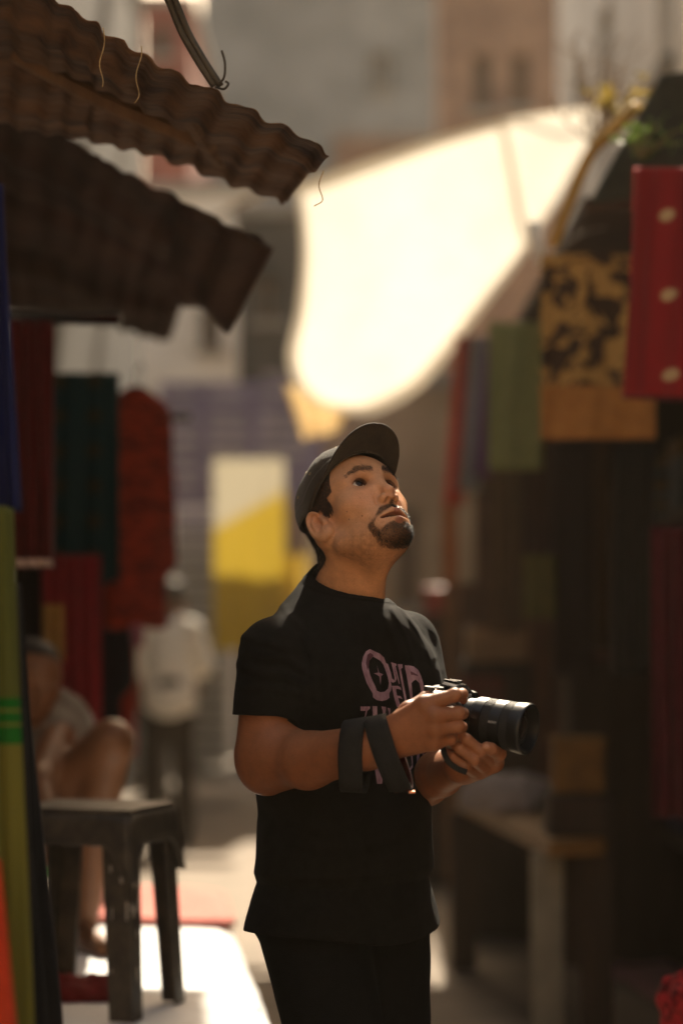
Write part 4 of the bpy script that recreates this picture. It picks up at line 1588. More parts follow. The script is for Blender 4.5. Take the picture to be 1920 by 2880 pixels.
def tin(name, label, TL, TR, BL, BR, mat_, waves, amp, folds=(), nu=150, nv=40, bite=None, seed=1):
    TL, TR, BL, BR = [np.asarray(x, float) for x in (TL, TR, BL, BR)]
    u = np.linspace(0, 1, nu)[:, None, None]
    v = np.linspace(0, 1, nv)[None, :, None]
    P = (TL * (1 - u) + TR * u) * (1 - v) + (BL * (1 - u) + BR * u) * v
    nrm = np.cross(TR - TL, BL - TL)
    nrm /= np.linalg.norm(nrm)
    if nrm[2] < 0:
        nrm = -nrm
    r = np.random.default_rng(seed)
    irregular = np.interp(np.linspace(0, 1, nu), np.linspace(0, 1, 22), r.uniform(.1, 1.25, 22))[:, None, None]
    P = P + nrm * amp * irregular * np.sin(u * waves * 2 * np.pi + .5 * np.sin(v * 5) + 1.6 * np.sin(u * 9 + seed))
    for v0, a, w in folds:
        P = P + nrm * a * np.exp(-((v - v0 - .03 * np.sin(u * 11)) / w) ** 2)
    P = P + nrm * .012 * np.sin(u * 7 + 1) * np.sin(v * 4 + .5)
    P[:, 0] += (P[:, 1] - P[:, 0]) * np.interp(np.linspace(0, 1, nu), np.linspace(0, 1, 40), r.uniform(0, 1.6, 40))[:, None]
    P[:, -1] += (P[:, -2] - P[:, -1]) * np.interp(np.linspace(0, 1, nu), np.linspace(0, 1, 30), r.uniform(0, 3, 30))[:, None]
    if bite is not None:
        P = bite(P, u, v)
    return tag(link(name, solid_sheet(name, P, .0018), mat_, None, True), label, 'awning')


def bite1(P, u, v):
    # ragged far edge, chewed corner
    j = .07 * np.sin(u * 23) * .5 + .05 * np.sin(u * 61 + 1)
    P[:, -1] += (P[:, -2] - P[:, -1]) * j[:, 0] * 6
    return P


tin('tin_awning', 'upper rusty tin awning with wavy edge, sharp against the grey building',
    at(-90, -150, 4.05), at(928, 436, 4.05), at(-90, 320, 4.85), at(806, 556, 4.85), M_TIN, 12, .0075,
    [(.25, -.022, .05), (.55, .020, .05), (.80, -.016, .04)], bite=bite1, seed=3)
bt = MB()
for k_, (a, b_) in enumerate((((40, 150, 4.5), (560, 395, 4.5)), ((520, 300, 4.3), (640, 470, 4.75)))):
    bt.tube(catmull([at(*a), (at(*a) + at(*b_)) / 2 + np.array([0, 0, -.01]), at(*b_)], 6), .018, 6)
tag(bt.build('awning_batten', M_WOOD, None), 'rough wooden battens under the upper tin awning', 'batten')
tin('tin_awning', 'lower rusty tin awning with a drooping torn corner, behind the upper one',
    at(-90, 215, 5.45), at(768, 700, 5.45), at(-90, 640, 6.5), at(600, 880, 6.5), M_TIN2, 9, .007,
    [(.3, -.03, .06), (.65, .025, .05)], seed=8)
tc_ = np.array([[(at(768, 700, 5.45) * (1 - u) + at(500, 560, 5.45) * u) * (1 - v) + (at(642, 940, 5.75) * (1 - u) + at(470, 760, 5.75) * u) * v for v in np.linspace(0, 1, 12)] for u in np.linspace(0, 1, 24)])
tc_[..., 1] += .02 * np.sin(np.linspace(0, 14, 24))[:, None]
tag(link('tin_flap', solid_sheet('tin_flap', tc_, .004), M_TIN2, None, True), 'torn tin flap hanging from the lower awning, pointing down', 'tin sheet')
tin('tin_awning', 'farthest dark tin awning, enlarged to darken the stall over the hung garments',
    at(-60, 520, 7.3), at(530, 800, 7.3), at(-60, 860, 8.6), at(480, 955, 8.6), M_TIN2, 8, .010, [(.5, -.03, .1)], seed=5)  # enlarged as a dark backdrop where the stall interior is dark
# conduit hooked on the upper awning, with loose wires
M_CONDUIT = mat('black_conduit', (.045, .036, .024), rough=.55, var=.3, scale=30, spec=.4)
cd = MB()
for off in (-9, 9):
    cd.tube(catmull([at(455 + off, -60, 4.0), at(487 + off, 10, 4.02), at(520 + off, 90, 4.04), at(565 + off, 170, 4.05), at(612 + off, 243, 4.06)], 8), .0062, 8)
tag(cd.build('conduit', M_CONDUIT, None, True), 'dark double cable coming down onto the upper tin awning', 'cable')
wr = MB()
wr.tube(catmull([at(600, 240, 4.06), at(628, 222, 4.05), at(633, 180, 4.05), at(624, 142, 4.05)], 6), .0022, 6)
wr.tube(catmull([at(606, 245, 4.06), at(630, 250, 4.05), at(642, 236, 4.05), at(634, 228, 4.05)], 6), .0022, 6)
tag(wr.build('bent_wire', M_CONDUIT, None, True), 'short bent wire sticking up from the upper tin awning', 'wire')
for k_, (pts_, lab) in enumerate((
        ([(290, 78, 4.02), (284, 150, 4.02), (290, 200, 4.02), (280, 245, 4.02)], 'left loose thread hanging from the upper tin awning'),
        ([(390, 130, 4.02), (392, 190, 4.02), (388, 250, 4.02), (376, 290, 4.02)], 'right loose thread hanging from the upper tin awning'),
        ([(902, 480, 4.1), (905, 520, 4.1), (900, 560, 4.1), (888, 580, 4.1)], 'frayed thread hanging from the tip of the upper awning'))):
    th = MB()
    th.tube(catmull([at(*p_) for p_ in pts_], 6) + np.stack([.005 * np.sin(np.arange(19) * .45 + k_), np.zeros(19), np.zeros(19)], 1), .0010, 5)
    tag(th.build('thread', M_ROPE, None, True), lab, 'thread')

# ------------------------------------------------------------------ left stall: posts, shelf wall, platform
stall_l = empty('cloth_stall', (-1.2, 7.5, 0), 'dark wooden stall frame on the left, hung with garments', 'stall')
for x_, y_ in ((-.98, 4.9), (-1.0, 8.8)):
    pb = MB()
    pb.box((x_ - .45, y_, 1.15), (.08, .08, 2.3), None, .01)
    pb.build('post', M_WOODD, stall_l)
for y_ in (6.0, 8.8):
    pb = MB()
    pb.tube([(-1.75, y_, 2.12), (-.55, y_, 2.10)], .016, 8)
    pb.build('hanging_rail', M_STEEL, stall_l, True)
pb = MB()
pb.box((-1.70, 7.8, 1.3), (.06, 8.0, 2.6))
pb.build('back_wall', M_DARKPL, stall_l)

PE = lambda y: -.149 - .097 * (y - 5.08)      # lane edge of the platform
plat = empty('shop_platform', (-1.0, 5.8, 0), 'raised shop platform beside the lane on the left', 'platform')
pb = MB()
y0_, y1_ = 4.55, 7.75
pb.add([(-1.7, y0_, 0), (PE(y0_), y0_, 0), (PE(y1_), y1_, 0), (-1.7, y1_, 0), (-1.7, y0_, .485), (PE(y0_), y0_, .485), (PE(y1_), y1_, .485), (-1.7, y1_, .485)],
       [(0, 1, 5, 4), (1, 2, 6, 5), (2, 3, 7, 6), (3, 0, 4, 7), (4, 5, 6, 7)])
pb.build('plinth', M_CONC, plat)
M_SHEET = mat('white_plastic_sheet', (.72, .72, .72), rough=.42, var=.10, scale=9, bump=.25, bscale=12, spec=.4, col2=(.58, .59, .61))
ys = np.linspace(4.56, 6.9, 60)
prof_ = [(-1.2, 0), (-.9, 0), (-.6, 0), (-.35, 0), (-.18, 0), (-.08, 0), (-.03, -.003), (.004, -.014), (.018, -.035), (.020, -.075), (.018, -.13)]
sp_ = np.array([[(PE(y) + a, y, .4985 + b_ + .0035 * math.sin(y * 9 + a * 7) + (.003 * math.sin(y * 23 + a * 3))) for a, b_ in prof_] for y in ys])
tag(link('floor_sheet', solid_sheet('floor_sheet', sp_, .004), M_SHEET, None, True), 'white plastic sheet covering the platform under the stool', 'sheet')
ys = np.linspace(6.80, 7.60, 24)
mp_ = np.array([[(PE(y) - 1.0 + u * (1.02 - .10 * max(0, (y - 7.35) / .25) ** 2), y, .512 + .006 * math.sin(u * 9 + y * 5)) for u in np.linspace(0, 1, 26)] for y in ys])
tag(link('floor_mat', solid_sheet('floor_mat', mp_, .018), fabric('salmon_mat', (.52, .16, .13)), None, True), 'faded red mat at the far end of the platform', 'mat')


def rag(name, label, c, r, seed, material):
    f_ = lambda P: ell(P, c, r) + .018 * wob(P, 60, seed) + .008 * wob(P, 140, seed + 2)
    c = np.asarray(c)
    v_, ff = surface(lambda P: smax(f_(P), float(c[2] - r[2] * .55) - P[:, 2], .006), c - np.array(r) - .05, c + np.array(r) + .05, .006)
    return tag(link(name, np_mesh(name, v_, ff), material, None, True), label, 'cloth')


rag('crumpled_cloth', 'crumpled dark red cloth lying under the stool', at(222, 2790, 5.45) + np.array([0, 0, .0]), (.11, .06, .035), 3, fabric('maroon_cloth', (.16, .022, .022)))

# ---- plastic stool on the platform
M_STOOL = mat('black_stool_plastic', (.075, .060, .042), rough=.52, var=.3, scale=22, bump=.12, bscale=80, spec=.35, col2=(.028, .024, .019))
st_c = np.array([-.545, 5.325, .502])
stool = empty('stool', st_c, 'worn black plastic stool standing on the white platform sheet', 'stool')
e1, e2 = np.array([.30, .954, 0]), np.array([-.954, .30, 0])
SM = np.stack([e1, e2, np.array([0, 0, 1.0])], 1)


def S(a, b_, z):
    return st_c + e1 * a + e2 * b_ + np.array([0, 0, z])


sb_ = MB()
sb_.box(S(0, 0, .437), (.275, .285, .014), SM, .006)
sb_.build('seat', M_STOOL, stool, True, 45)
for k_ in range(4):
    ax_, bx_ = (e1, e2) if k_ % 2 == 0 else (e2, e1)
    sgn = 1 if k_ < 2 else -1
    L_ap = .285 if k_ % 2 == 0 else .275
    n_ = 25
    t_ = np.linspace(-.5, .5, n_)
    drop = .062 + .075 * np.clip((np.abs(t_) - .27) / .17, 0, 1) ** 2.2
    front_ = []
    for tt, dd in zip(t_, drop):
        half = (.1375 if k_ % 2 == 0 else .1425)
        front_.append([st_c + ax_ * sgn * (half + .0015 + .10 * zq) + bx_ * tt * (L_ap + .2 * zq) + np.array([0, 0, .432 - zq]) for zq in np.linspace(0, dd, 6)])
    link('apron', solid_sheet('apron', np.array(front_), .005), M_STOOL, stool, True)
    # thick lower lip of the apron
    lp = MB()
    lp.tube(np.array([r_[-1] for r_ in front_]), .0045, 6)
    lp.build('apron_lip', M_STOOL, stool, True)
for sa in (-1, 1):
    for sb2 in (-1, 1):
        top_, bot_ = np.array([sa * .128, sb2 * .133]), np.array([sa * .148, sb2 * .155])
        # L-shaped hollow corner leg
        sec = [(0, 0), (-.046, 0), (-.046, -.006), (-.012, -.012), (-.006, -.046), (0, -.046)]
        sec = [(.005, .005), (-.056, .007), (-.056, -.003), (-.010, -.010), (-.003, -.056), (.007, -.056)]
        V_, F_ = [], []
        hs = [0.0, .02, .15, .30, .425]
        for h_ in hs:
            c_ = bot_ + (top_ - bot_) * h_ / .425
            kk = .86 + .14 * h_ / .425
            for s1_, s2_ in sec:
                V_.append(S(c_[0] + sa * s1_ * kk, c_[1] + sb2 * s2_ * kk, h_))
        m6 = len(sec)
        for r_ in range(len(hs) - 1):
            for i in range(m6):
                F_.append((r_ * m6 + i, r_ * m6 + (i + 1) % m6, (r_ + 1) * m6 + (i + 1) % m6, (r_ + 1) * m6 + i))
        F_ += [tuple(range(m6))[::-1], tuple(range((len(hs) - 1) * m6, len(hs) * m6))]
        lg = MB()
        lg.add(V_, F_)
        lo_ = lg.build('leg', M_STOOL, stool)
        # pale scuffs on the front leg and rim
M_SCUFF = mat('pale_scuff', (.42, .38, .33), rough=.6, var=.3, scale=200, bump=0)
r_ = np.random.default_rng(11)
for k_ in range(24):
    h_ = r_.uniform(.05, .42) if k_ < 8 else r_.uniform(.22, .42)
    side = k_ % 2
    c_ = -(.148 - .020 * h_ / .425)
    off = r_.uniform(.004, .046)
    sc = MB()
    L_s = r_.uniform(.006, .045)
    if side:
        sc.box(S(c_ - .0072, -(.155 - .022 * h_ / .425) - .004 + off, h_), (.0022, r_.uniform(.001, .0045), L_s), SM)
    else:
        sc.box(S(c_ - .004 + off, -(.155 - .022 * h_ / .425) - .0072, h_), (r_.uniform(.001, .0045), .0022, L_s), SM)
    sc.build('scuff', M_SCUFF, stool)

# ------------------------------------------------------------------ garments and hung cloths, left side
def garment(name, label, cx, top, bot, wid, D, material, sleeve=.5, yaw=.35, seed=0, cat='garment', group='garments hung on the left stall'):
    """kurta on a hanger: shoulders, body and sleeves as one soft shape"""
    c = at(cx, top, D)
    z1, z0 = c[2], at(cx, bot, D)[2]
    w = wid / FPX * D / 2
    ax_ = np.array([math.cos(yaw), math.sin(yaw), 0])
    ay_ = np.array([-math.sin(yaw), math.cos(yaw), 0])

    def f_(P):
        q_ = P - np.array([c[0], c[1], 0], np.float32)
        x, y, z = q_ @ ax_.astype(np.float32), q_ @ ay_.astype(np.float32), P[:, 2]
        t = np.clip((z1 - z) / (z1 - z0), -1, 1.2)
        a = np.interp(t, [0, .015, .05, .12, .3, .6, 1], [w * .28, w * .45, w * .80, w * .98, w * .84, w * .93, w * 1.05])
        b_ = np.interp(t, [0, .1, .5, 1], [.035, .05, .055, .06])
        d = (np.sqrt((x / a) ** 2 + (y / b_) ** 2) - 1) * b_
        d = np.maximum(d, np.maximum(z - z1, z0 - z))
        for s_ in (-1, 1):
            p0 = c + ax_ * s_ * w * .75 + np.array([0, 0, -.10])
            p1 = c + ax_ * s_ * w * 1.12 + np.array([0, 0, -.10 - sleeve])
            d = smin(d, rcone(P, p0, p1, .05, .045), .03)
        d = d + .010 * np.sin(x * 38 + 2 * np.sin(z * 3 + seed) + seed) * np.clip(t * 1.4, 0, 1) + .004 * wob(P, 30, seed)
        return d
    h_ = .014
    v_, ff = surface(f_, (c[0] - w * 1.5 - .1, c[1] - w - .25, z0 - .06), (c[0] + w * 1.5 + .1, c[1] + w + .25, z1 + .06), h_)
    root = empty(name, (c[0], c[1], z0), label, cat, group)
    link('cloth', np_mesh('cloth', v_, ff), material, root, True)
    hb = MB()
    hb.tube(catmull([c + np.array([0, 0, .0]), c + np.array([0, 0, .05]), c + ax_ * .02 + np.array([0, 0, .075]), c + ax_ * .03 + np.array([0, 0, .055])], 5), .003, 6)
    hb.build('hanger_hook', M_STEEL, root, True)
    return root


cloth('hung_cloth', 'dark teal spotted cloth folded over the rail beside the orange-red kurta', 'cloth', px4(120, 335, 1048, 1650, 7.6), pattern_mat('teal_print', (.005, .020, .019), (.022, .020, .009), 9, .22, .06), folds=3, amp=.02, seed=1, nu=30, nv=30, hem=.02)
garment('kurta', 'orange-red patterned kurta at the lane side of the left stall', 385, 1085, 1760, 170, 8.2, pattern_mat('rust_print', (.22, .026, .010), (.055, .008, .006), 11, .46, .12, 'noise', (1, 1, 3)), yaw=.5, seed=2)
garment('kurta', 'plum and black kurta low behind the seated man', 272, 1600, 2080, 130, 8.8, fabric('black_kurta', (.016, .013, .016)), yaw=.3, seed=5, sleeve=.3)
cloth('hung_cloth', 'dark red cloth with a pale band, hung left of the teal kurta', 'cloth', px4(20, 150, 900, 1600, 5.9), fabric('deep_red', (.065, .005, .005)), folds=3, amp=.018, seed=2, nu=24, nv=24)
cloth('hem_trim', 'pale trim strip along the foot of the dark red cloth', 'trim', px4(30, 146, 1572, 1594, 5.86), fabric('pale_trim', (.36, .25, .20)), folds=3, amp=.012, seed=2, nu=16, nv=6)
cloth('hung_cloth', 'bright red cloth hung low behind the seated man', 'cloth', px4(120, 285, 1560, 2080, 7.0), fabric('crimson', (.13, .008, .010)), folds=4, amp=.02, seed=6, nu=24, nv=24)
cloth('hung_cloth', 'orange-red cloth hung low beside the walking man', 'cloth', px4(328, 385, 1800, 2120, 9.4), fabric('vermilion', (.36, .035, .018)), folds=3, amp=.02, seed=7, nu=20, nv=20)
cloth('hung_cloth', 'pink cloth hung between the orange kurta and the walking man', 'cloth', px4(335, 405, 1690, 1820, 9.3), fabric('pink_cloth', (.36, .12, .17)), folds=2, amp=.015, seed=8, nu=20, nv=20)
cloth('hung_cloth', 'magenta strip of cloth at the right edge of the orange kurta', 'cloth', px4(440, 492, 1330, 1600, 10.0), fabric('magenta_cloth', (.30, .03, .08)), folds=2, amp=.01, seed=9, nu=12, nv=16)
cloth('hung_cloth', 'small mustard cloth hung low at far left', 'cloth', px4(120, 180, 1700, 1860, 6.6), fabric('mustard', (.22, .12, .03)), folds=2, amp=.01, seed=12, nu=12, nv=14)
cloth('hung_cloth', 'black curtain added to darken a sunlit gap behind the seated person', 'cloth', px4(30, 225, 1580, 2120, 8.95), fabric('black_backing', (.014, .011, .010)), folds=4, amp=.02, seed=31, nu=24, nv=20)  # dark backing added over a sunlit strip of wall
# near left edge: cloths hung close to the lens
m, n, l, p = new_mat('green_striped_cloth')
tc = n.new('ShaderNodeTexCoord')
sx = n.new('ShaderNodeSeparateXYZ')
l.new(tc.outputs['Object'], sx.inputs[0])
cr = n.new('ShaderNodeValToRGB')
zA, zB = at(0, 2150, 3.1)[2], at(0, 1900, 3.1)[2]
mr = n.new('ShaderNodeMapRange')
mr.inputs[1].default_value, mr.inputs[2].default_value = zA, zB
l.new(sx.outputs[2], mr.inputs[0])
l.new(mr.outputs[0], cr.inputs[0])
cr.color_ramp.interpolation = 'CONSTANT'
els = cr.color_ramp.elements
els[0].position, els[0].color = 0, (.105, .100, .018, 1)
els[1].position, els[1].color = .22, (.008, .085, .010, 1)
for pos, c in ((.42, (.10, .10, .018, 1)), (.46, (.008, .085, .010, 1)), (.58, (.10, .10, .018, 1)), (.62, (.008, .085, .010, 1)), (.74, (.062, .070, .014, 1))):
    els.new(pos).color = c
l.new(cr.outputs[0], p.inputs['Base Color'])
p.inputs['Roughness'].default_value = .85
p.inputs['Specular IOR Level'].default_value = .15
cloth('hung_cloth', 'olive green cloth with bright green stripes at the left edge', 'cloth', (at(-150, 1400, 3.1), at(40, 1430, 3.15), at(-150, 2960, 3.05), at(100, 2960, 3.1)), m, folds=3, amp=.010, seed=3, nu=30, nv=60)
cloth('hung_cloth', 'blue cloth with gold and white border at the upper left edge', 'cloth', (at(-150, 500, 3.2), at(8, 520, 3.2), at(-150, 1440, 3.2), at(62, 1440, 3.2)), pattern_mat('blue_border', (.006, .009, .05), (.16, .11, .065), 2.4, .20, .05, 'noise', (3, 3, .5)), folds=3, amp=.012, seed=5, nu=30, nv=40)
cloth('hung_cloth', 'black cloth hanging in a long fold beside the green one', 'cloth', (at(20, 1640, 3.35), at(46, 1640, 3.4), at(60, 2960, 3.3), at(148, 2960, 3.4)), fabric('black_cloth', (.010, .010, .011)), folds=2, amp=.014, seed=10, nu=24, nv=60)
cloth('hung_cloth', 'orange-red cloth corner at the lower left edge', 'cloth', (at(-160, 2380, 2.95), at(2, 2420, 2.95), at(-160, 2960, 2.95), at(52, 2960, 2.95)), fabric('orange_red', (.36, .035, .012)), folds=2, amp=.008, seed=11, nu=20, nv=24)

# ------------------------------------------------------------------ far lane: board, banner, motorbike-like clutter
board = empty('sign_board', at(660, 1400, 18.6), 'large purple board with rows of pale lettering', 'sign')
M_PURPLE = mat('purple_board', (.30, .26, .42), rough=.6, var=.15, scale=4, bump=0, spec=.3)
M_LETTER = mat('pale_lettering', (.58, .54, .62), rough=.6, var=.2, scale=8, bump=0)
bb_ = MB()
c0, c1 = at(448, 1420, 18.6), at(905, 1075, 18.6)
bb_.box((c0 + c1) / 2 + np.array([0, .03, 0]), (c1[0] - c0[0], .05, c1[2] - c0[2]))
bb_.build('panel', M_PURPLE, board)
for cxa, cxb in ((470, 560), (590, 700), (728, 870)):
    for yy in (1110, 1170, 1205, 1240, 1275, 1320, 1365):
        if yy > 1300 and cxa > 560:
            continue
        lb = MB()
        a_, b_ = at(cxa, yy + 9, 18.6), at(cxb - (yy % 4) * 5, yy - 9, 18.6)
        lb.box((a_ + b_) / 2 + np.array([0, -.004, 0]), (b_[0] - a_[0], .006, b_[2] - a_[2]))
        lb.build('lettering', M_LETTER, board)
for px_ in (470, 880):
    lb = MB()
    a_, b_ = at(px_, 1420, 18.66), at(px_, 2290, 18.66)
    lb.box((a_ + b_) / 2, (.06, .06, abs(a_[2] - b_[2])))
    lb.build('post', M_STEEL, board)
# yellow and cream banner
m, n, l, p = new_mat('yellow_cream_banner')
tc = n.new('ShaderNodeTexCoord')
vm = n.new('ShaderNodeVectorMath')
vm.operation = 'DOT_PRODUCT'
vm.inputs[1].default_value = (-.55, 0, 1.0)
l.new(tc.outputs['Object'], vm.inputs[0])
cr = n.new('ShaderNodeValToRGB')
mid_ = at(690, 1440, 17.0)
mr = n.new('ShaderNodeMapRange')
k0 = -.55 * mid_[0] + mid_[2]
mr.inputs[1].default_value, mr.inputs[2].default_value = k0 - .5, k0 + .5
l.new(vm.outputs['Value'], mr.inputs[0])
l.new(mr.outputs[0], cr.inputs[0])
cr.color_ramp.elements[0].position, cr.color_ramp.elements[0].color = .47, (.46, .33, .035, 1)
cr.color_ramp.elements[1].position, cr.color_ramp.elements[1].color = .53, (.48, .44, .33, 1)
l.new(cr.outputs[0], p.inputs['Base Color'])
p.inputs['Roughness'].default_value = .6
tr = n.new('ShaderNodeBsdfTranslucent')
l.new(cr.outputs[0], tr.inputs[0])
mx = n.new('ShaderNodeMixShader')
mx.inputs[0].default_value = .30
l.new(p.outputs[0], mx.inputs[1])
l.new(tr.outputs[0], mx.inputs[2])
l.new(mx.outputs[0], n['Material Output'].inputs[0])
cloth('banner', 'yellow and cream banner hanging behind the photographer on the left', 'banner', px4(600, 800, 1290, 1830, 17.0), m, thick=0, folds=1, amp=.02, seed=3, nu=24, nv=30)
cloth('banner', 'golden yellow cloth beside the banner, behind his shoulder', 'cloth', px4(770, 860, 1560, 1800, 17.2), fabric('golden_cloth', (.58, .41, .07), trans=.3), thick=0, folds=2, amp=.02, seed=4, nu=18, nv=18)
# roller shutter and grey door under the board
sh_ = empty('shop_shutter', at(545, 1960, 19.0), 'grey roller shutter under the purple board', 'shutter')
a_, b_ = at(490, 2200, 19.0), at(640, 1430, 19.0)
for k_ in range(18):
    sl2 = MB()
    z_ = a_[2] + (b_[2] - a_[2]) * (k_ + .5) / 18
    sl2.box(((a_[0] + b_[0]) / 2, 19.0, z_), (b_[0] - a_[0], .03, (b_[2] - a_[2]) / 18 - .012), None, .008)
    sl2.build('slat', M_SHUT, sh_)

# ------------------------------------------------------------------ right-hand stall
M_POST = mat('brown_post', (.060, .030, .013), rough=.75, var=.35, scale=18, bump=.4, col2=(.05, .024, .011), stretch=(1, 1, .12))
stall_r = empty('fabric_stall', (1.3, 7.2, 0), 'dark wooden fabric stall on the right with posts and shelves', 'stall')
for px_, py0, py1, D, w_, m_ in ((1690, 1240, 2560, 10.1, .075, M_POST), (1266, 1380, 2120, 12.6, .07, M_WOOD)):
    a_, b_ = at(px_, py0, D), at(px_, py1, D)
    b_[2] = 0
    pb = MB()
    pb.box((a_ + b_) / 2, (w_, w_, a_[2]), None, .008)
    pb.build('post', m_, stall_r)
pb = MB()
pb.box((1.68, 9.0, 1.4), (.06, 11.0, 2.8))
pb.build('back_wall', M_DARKPL, stall_r)
pb = MB()
pb.box((1.225, 10.7, 2.55), (1.05, 7.6, .04))
pb.build('roof', M_TIN2, stall_r)
pb = MB()
pb.box((1.27, 14.0, 1.28), (1.0, .05, 2.56))
pb.build('end_wall', mat('brown_partition', (.085, .045, .030), rough=.85, var=.35, scale=5), stall_r)
for z_ in (.55, .95, 1.35, 1.75):
    pb = MB()
    pb.box((1.44, 9.5, z_), (.44, 7.6, .03))
    pb.build('shelf', M_WOODD, stall_r)
for y_ in (5.7, 8.2, 10.7, 13.2):
    pb = MB()
    pb.box((1.44, y_, 1.2), (.44, .04, 2.4))
    pb.build('shelf_side', M_WOODD, stall_r)
# dark counter in front of the shelves, with a reddish top edge
ctr = empty('shop_counter', (1.2, 9.75, 0), 'dark wooden shop counter behind the work bench, right stall', 'counter')
pb = MB()
x0_, x1_ = wx(1585, 9.75), wx(2050, 9.75)
pb.box(((x0_ + x1_) / 2, 9.75, .60), (x1_ - x0_, .40, 1.20), None, .01)
pb.build('counter_body', M_WOODD, ctr)
pb = MB()
pb.box(((x0_ + x1_) / 2, 9.75, 1.222), (x1_ - x0_ + .06, .46, .035), None, .006)
pb.build('counter_top', mat('red_brown_top', (.070, .022, .014), rough=.6), ctr)
# folded cloth stacks on the shelves
PAL = [(.12, .016, .016), (.025, .025, .06), (.10, .055, .015), (.02, .045, .02), (.075, .015, .045), (.12, .085, .05), (.025, .02, .02), (.14, .035, .015), (.04, .05, .06)]
WORDS = ['dark red', 'navy blue', 'ochre', 'bottle green', 'plum', 'beige', 'charcoal', 'brick orange', 'slate grey']
FM = [fabric('folded_' + w_.replace(' ', '_'), c) for c, w_ in zip(PAL, WORDS)]
ORD_S = ['lowest', 'second', 'third', 'top']
ri = np.random.default_rng(5)
for si, z_ in enumerate((.565, .965, 1.365, 1.765)):
    for k_, y_ in enumerate(np.arange(6.0, 13.0, .62)):
        ci = int(ri.integers(0, len(FM)))
        h_ = .30 * ri.uniform(.5, 1.0)
        nf = int(ri.integers(3, 6))
        pile = empty('cloth_pile', (1.40, y_, z_ + .002), '%s folded cloth pile on the %s stall shelf, %s from the camera' % (WORDS[ci], ORD_S[si], ['nearest', 'second', 'third', 'fourth', 'fifth', 'sixth', 'seventh', 'eighth', 'ninth', 'tenth', 'eleventh', 'twelfth'][k_]), 'cloth pile', 'folded cloth piles on the right stall shelves')
        for j in range(nf):
            pb = MB()
            jit = ri.uniform(-.012, .012, 2)
            pb.box((1.40 + jit[0], y_ + jit[1], z_ + .002 + h_ * (j + .5) / nf), (.30, .44 * ri.uniform(.85, 1), h_ / nf - .003), None, .012)
            pb.build('folded_cloth', FM[(ci + (j % 2) * int(ri.integers(0, 2)) * 3) % len(FM)], pile, True)

cloth('hung_cloth', 'bright red cloth with pale dots at the upper right edge', 'cloth', (at(1775, 470, 5.9), at(2080, 470, 5.3), at(1745, 1110, 5.9), at(2080, 1120, 5.3)),
      pattern_mat('red_dots', (.27, .009, .012), (.55, .36, .18), 5.2, .078, .02, 'voronoi', (1, 1, 1)), folds=2, amp=.014, seed=2, nu=40, nv=40)
cloth('hung_cloth', 'deep red lower layer under the dotted red cloth', 'cloth', (at(1760, 960, 6.05), at(2080, 960, 5.5), at(1752, 1120, 6.05), at(2080, 1140, 5.5)), fabric('deep_red_border', (.12, .008, .014)), folds=2, amp=.012, seed=3, nu=24, nv=12)
cloth('hung_cloth', 'brown cloth with gold scroll pattern next to the red one', 'cloth', px4(1520, 1790, 715, 1090, 7.0), pattern_mat('gold_scroll', (.045, .025, .014), (.40, .23, .070), 15, .485, .04, 'noise'), folds=2, amp=.012, seed=4, nu=30, nv=30)
cloth('hung_cloth', 'plain orange-brown border below the gold scroll cloth', 'cloth', px4(1518, 1842, 1085, 1235, 6.95), fabric('amber_cloth', (.34, .145, .035)), folds=2, amp=.010, seed=4, nu=30, nv=16)
cloth('hung_cloth', 'moss green cloth hung left of the gold scroll cloth', 'cloth', px4(1372, 1524, 905, 1320, 9.0), fabric('moss_green', (.22, .24, .10)), folds=2, amp=.015, seed=5, nu=24, nv=24)
for k_, (x0, x1, c, nm) in enumerate(((1262, 1310, (.42, .06, .035), 'red'), (1300, 1352, (.25, .26, .27), 'grey'), (1345, 1388, (.16, .07, .20), 'purple'))):
    cloth('scarf', '%s scarf in the hanging bunch left of the green cloth' % nm, 'scarf', (at(x0 + 20, 945, 11.2 - .1 * k_), at(x1 + 10, 945, 11.2 - .1 * k_), at(x0 - 15, 1420 - 40 * k_, 11.2 - .1 * k_), at(x1 - 5, 1420 - 40 * k_, 11.2 - .1 * k_)), fabric('scarf_' + nm, c, trans=.15), folds=2, amp=.02, seed=6 + k_, nu=14, nv=30, group='scarves hung on the right of the lane')
cloth('hung_cloth', 'orange strip of cloth below the scarves', 'cloth', px4(1244, 1284, 1390, 1640, 12.0), fabric('burnt_orange', (.34, .12, .04)), folds=1, amp=.01, seed=9, nu=10, nv=20)
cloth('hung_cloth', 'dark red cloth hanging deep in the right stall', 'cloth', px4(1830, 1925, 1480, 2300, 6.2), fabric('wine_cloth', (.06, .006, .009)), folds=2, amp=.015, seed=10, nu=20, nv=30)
cloth('hung_cloth', 'olive cloth hanging dimly in the middle of the right stall', 'cloth', px4(1470, 1560, 1560, 1740, 8.6), fabric('dim_olive', (.10, .09, .03)), folds=2, amp=.015, seed=11, nu=16, nv=16)
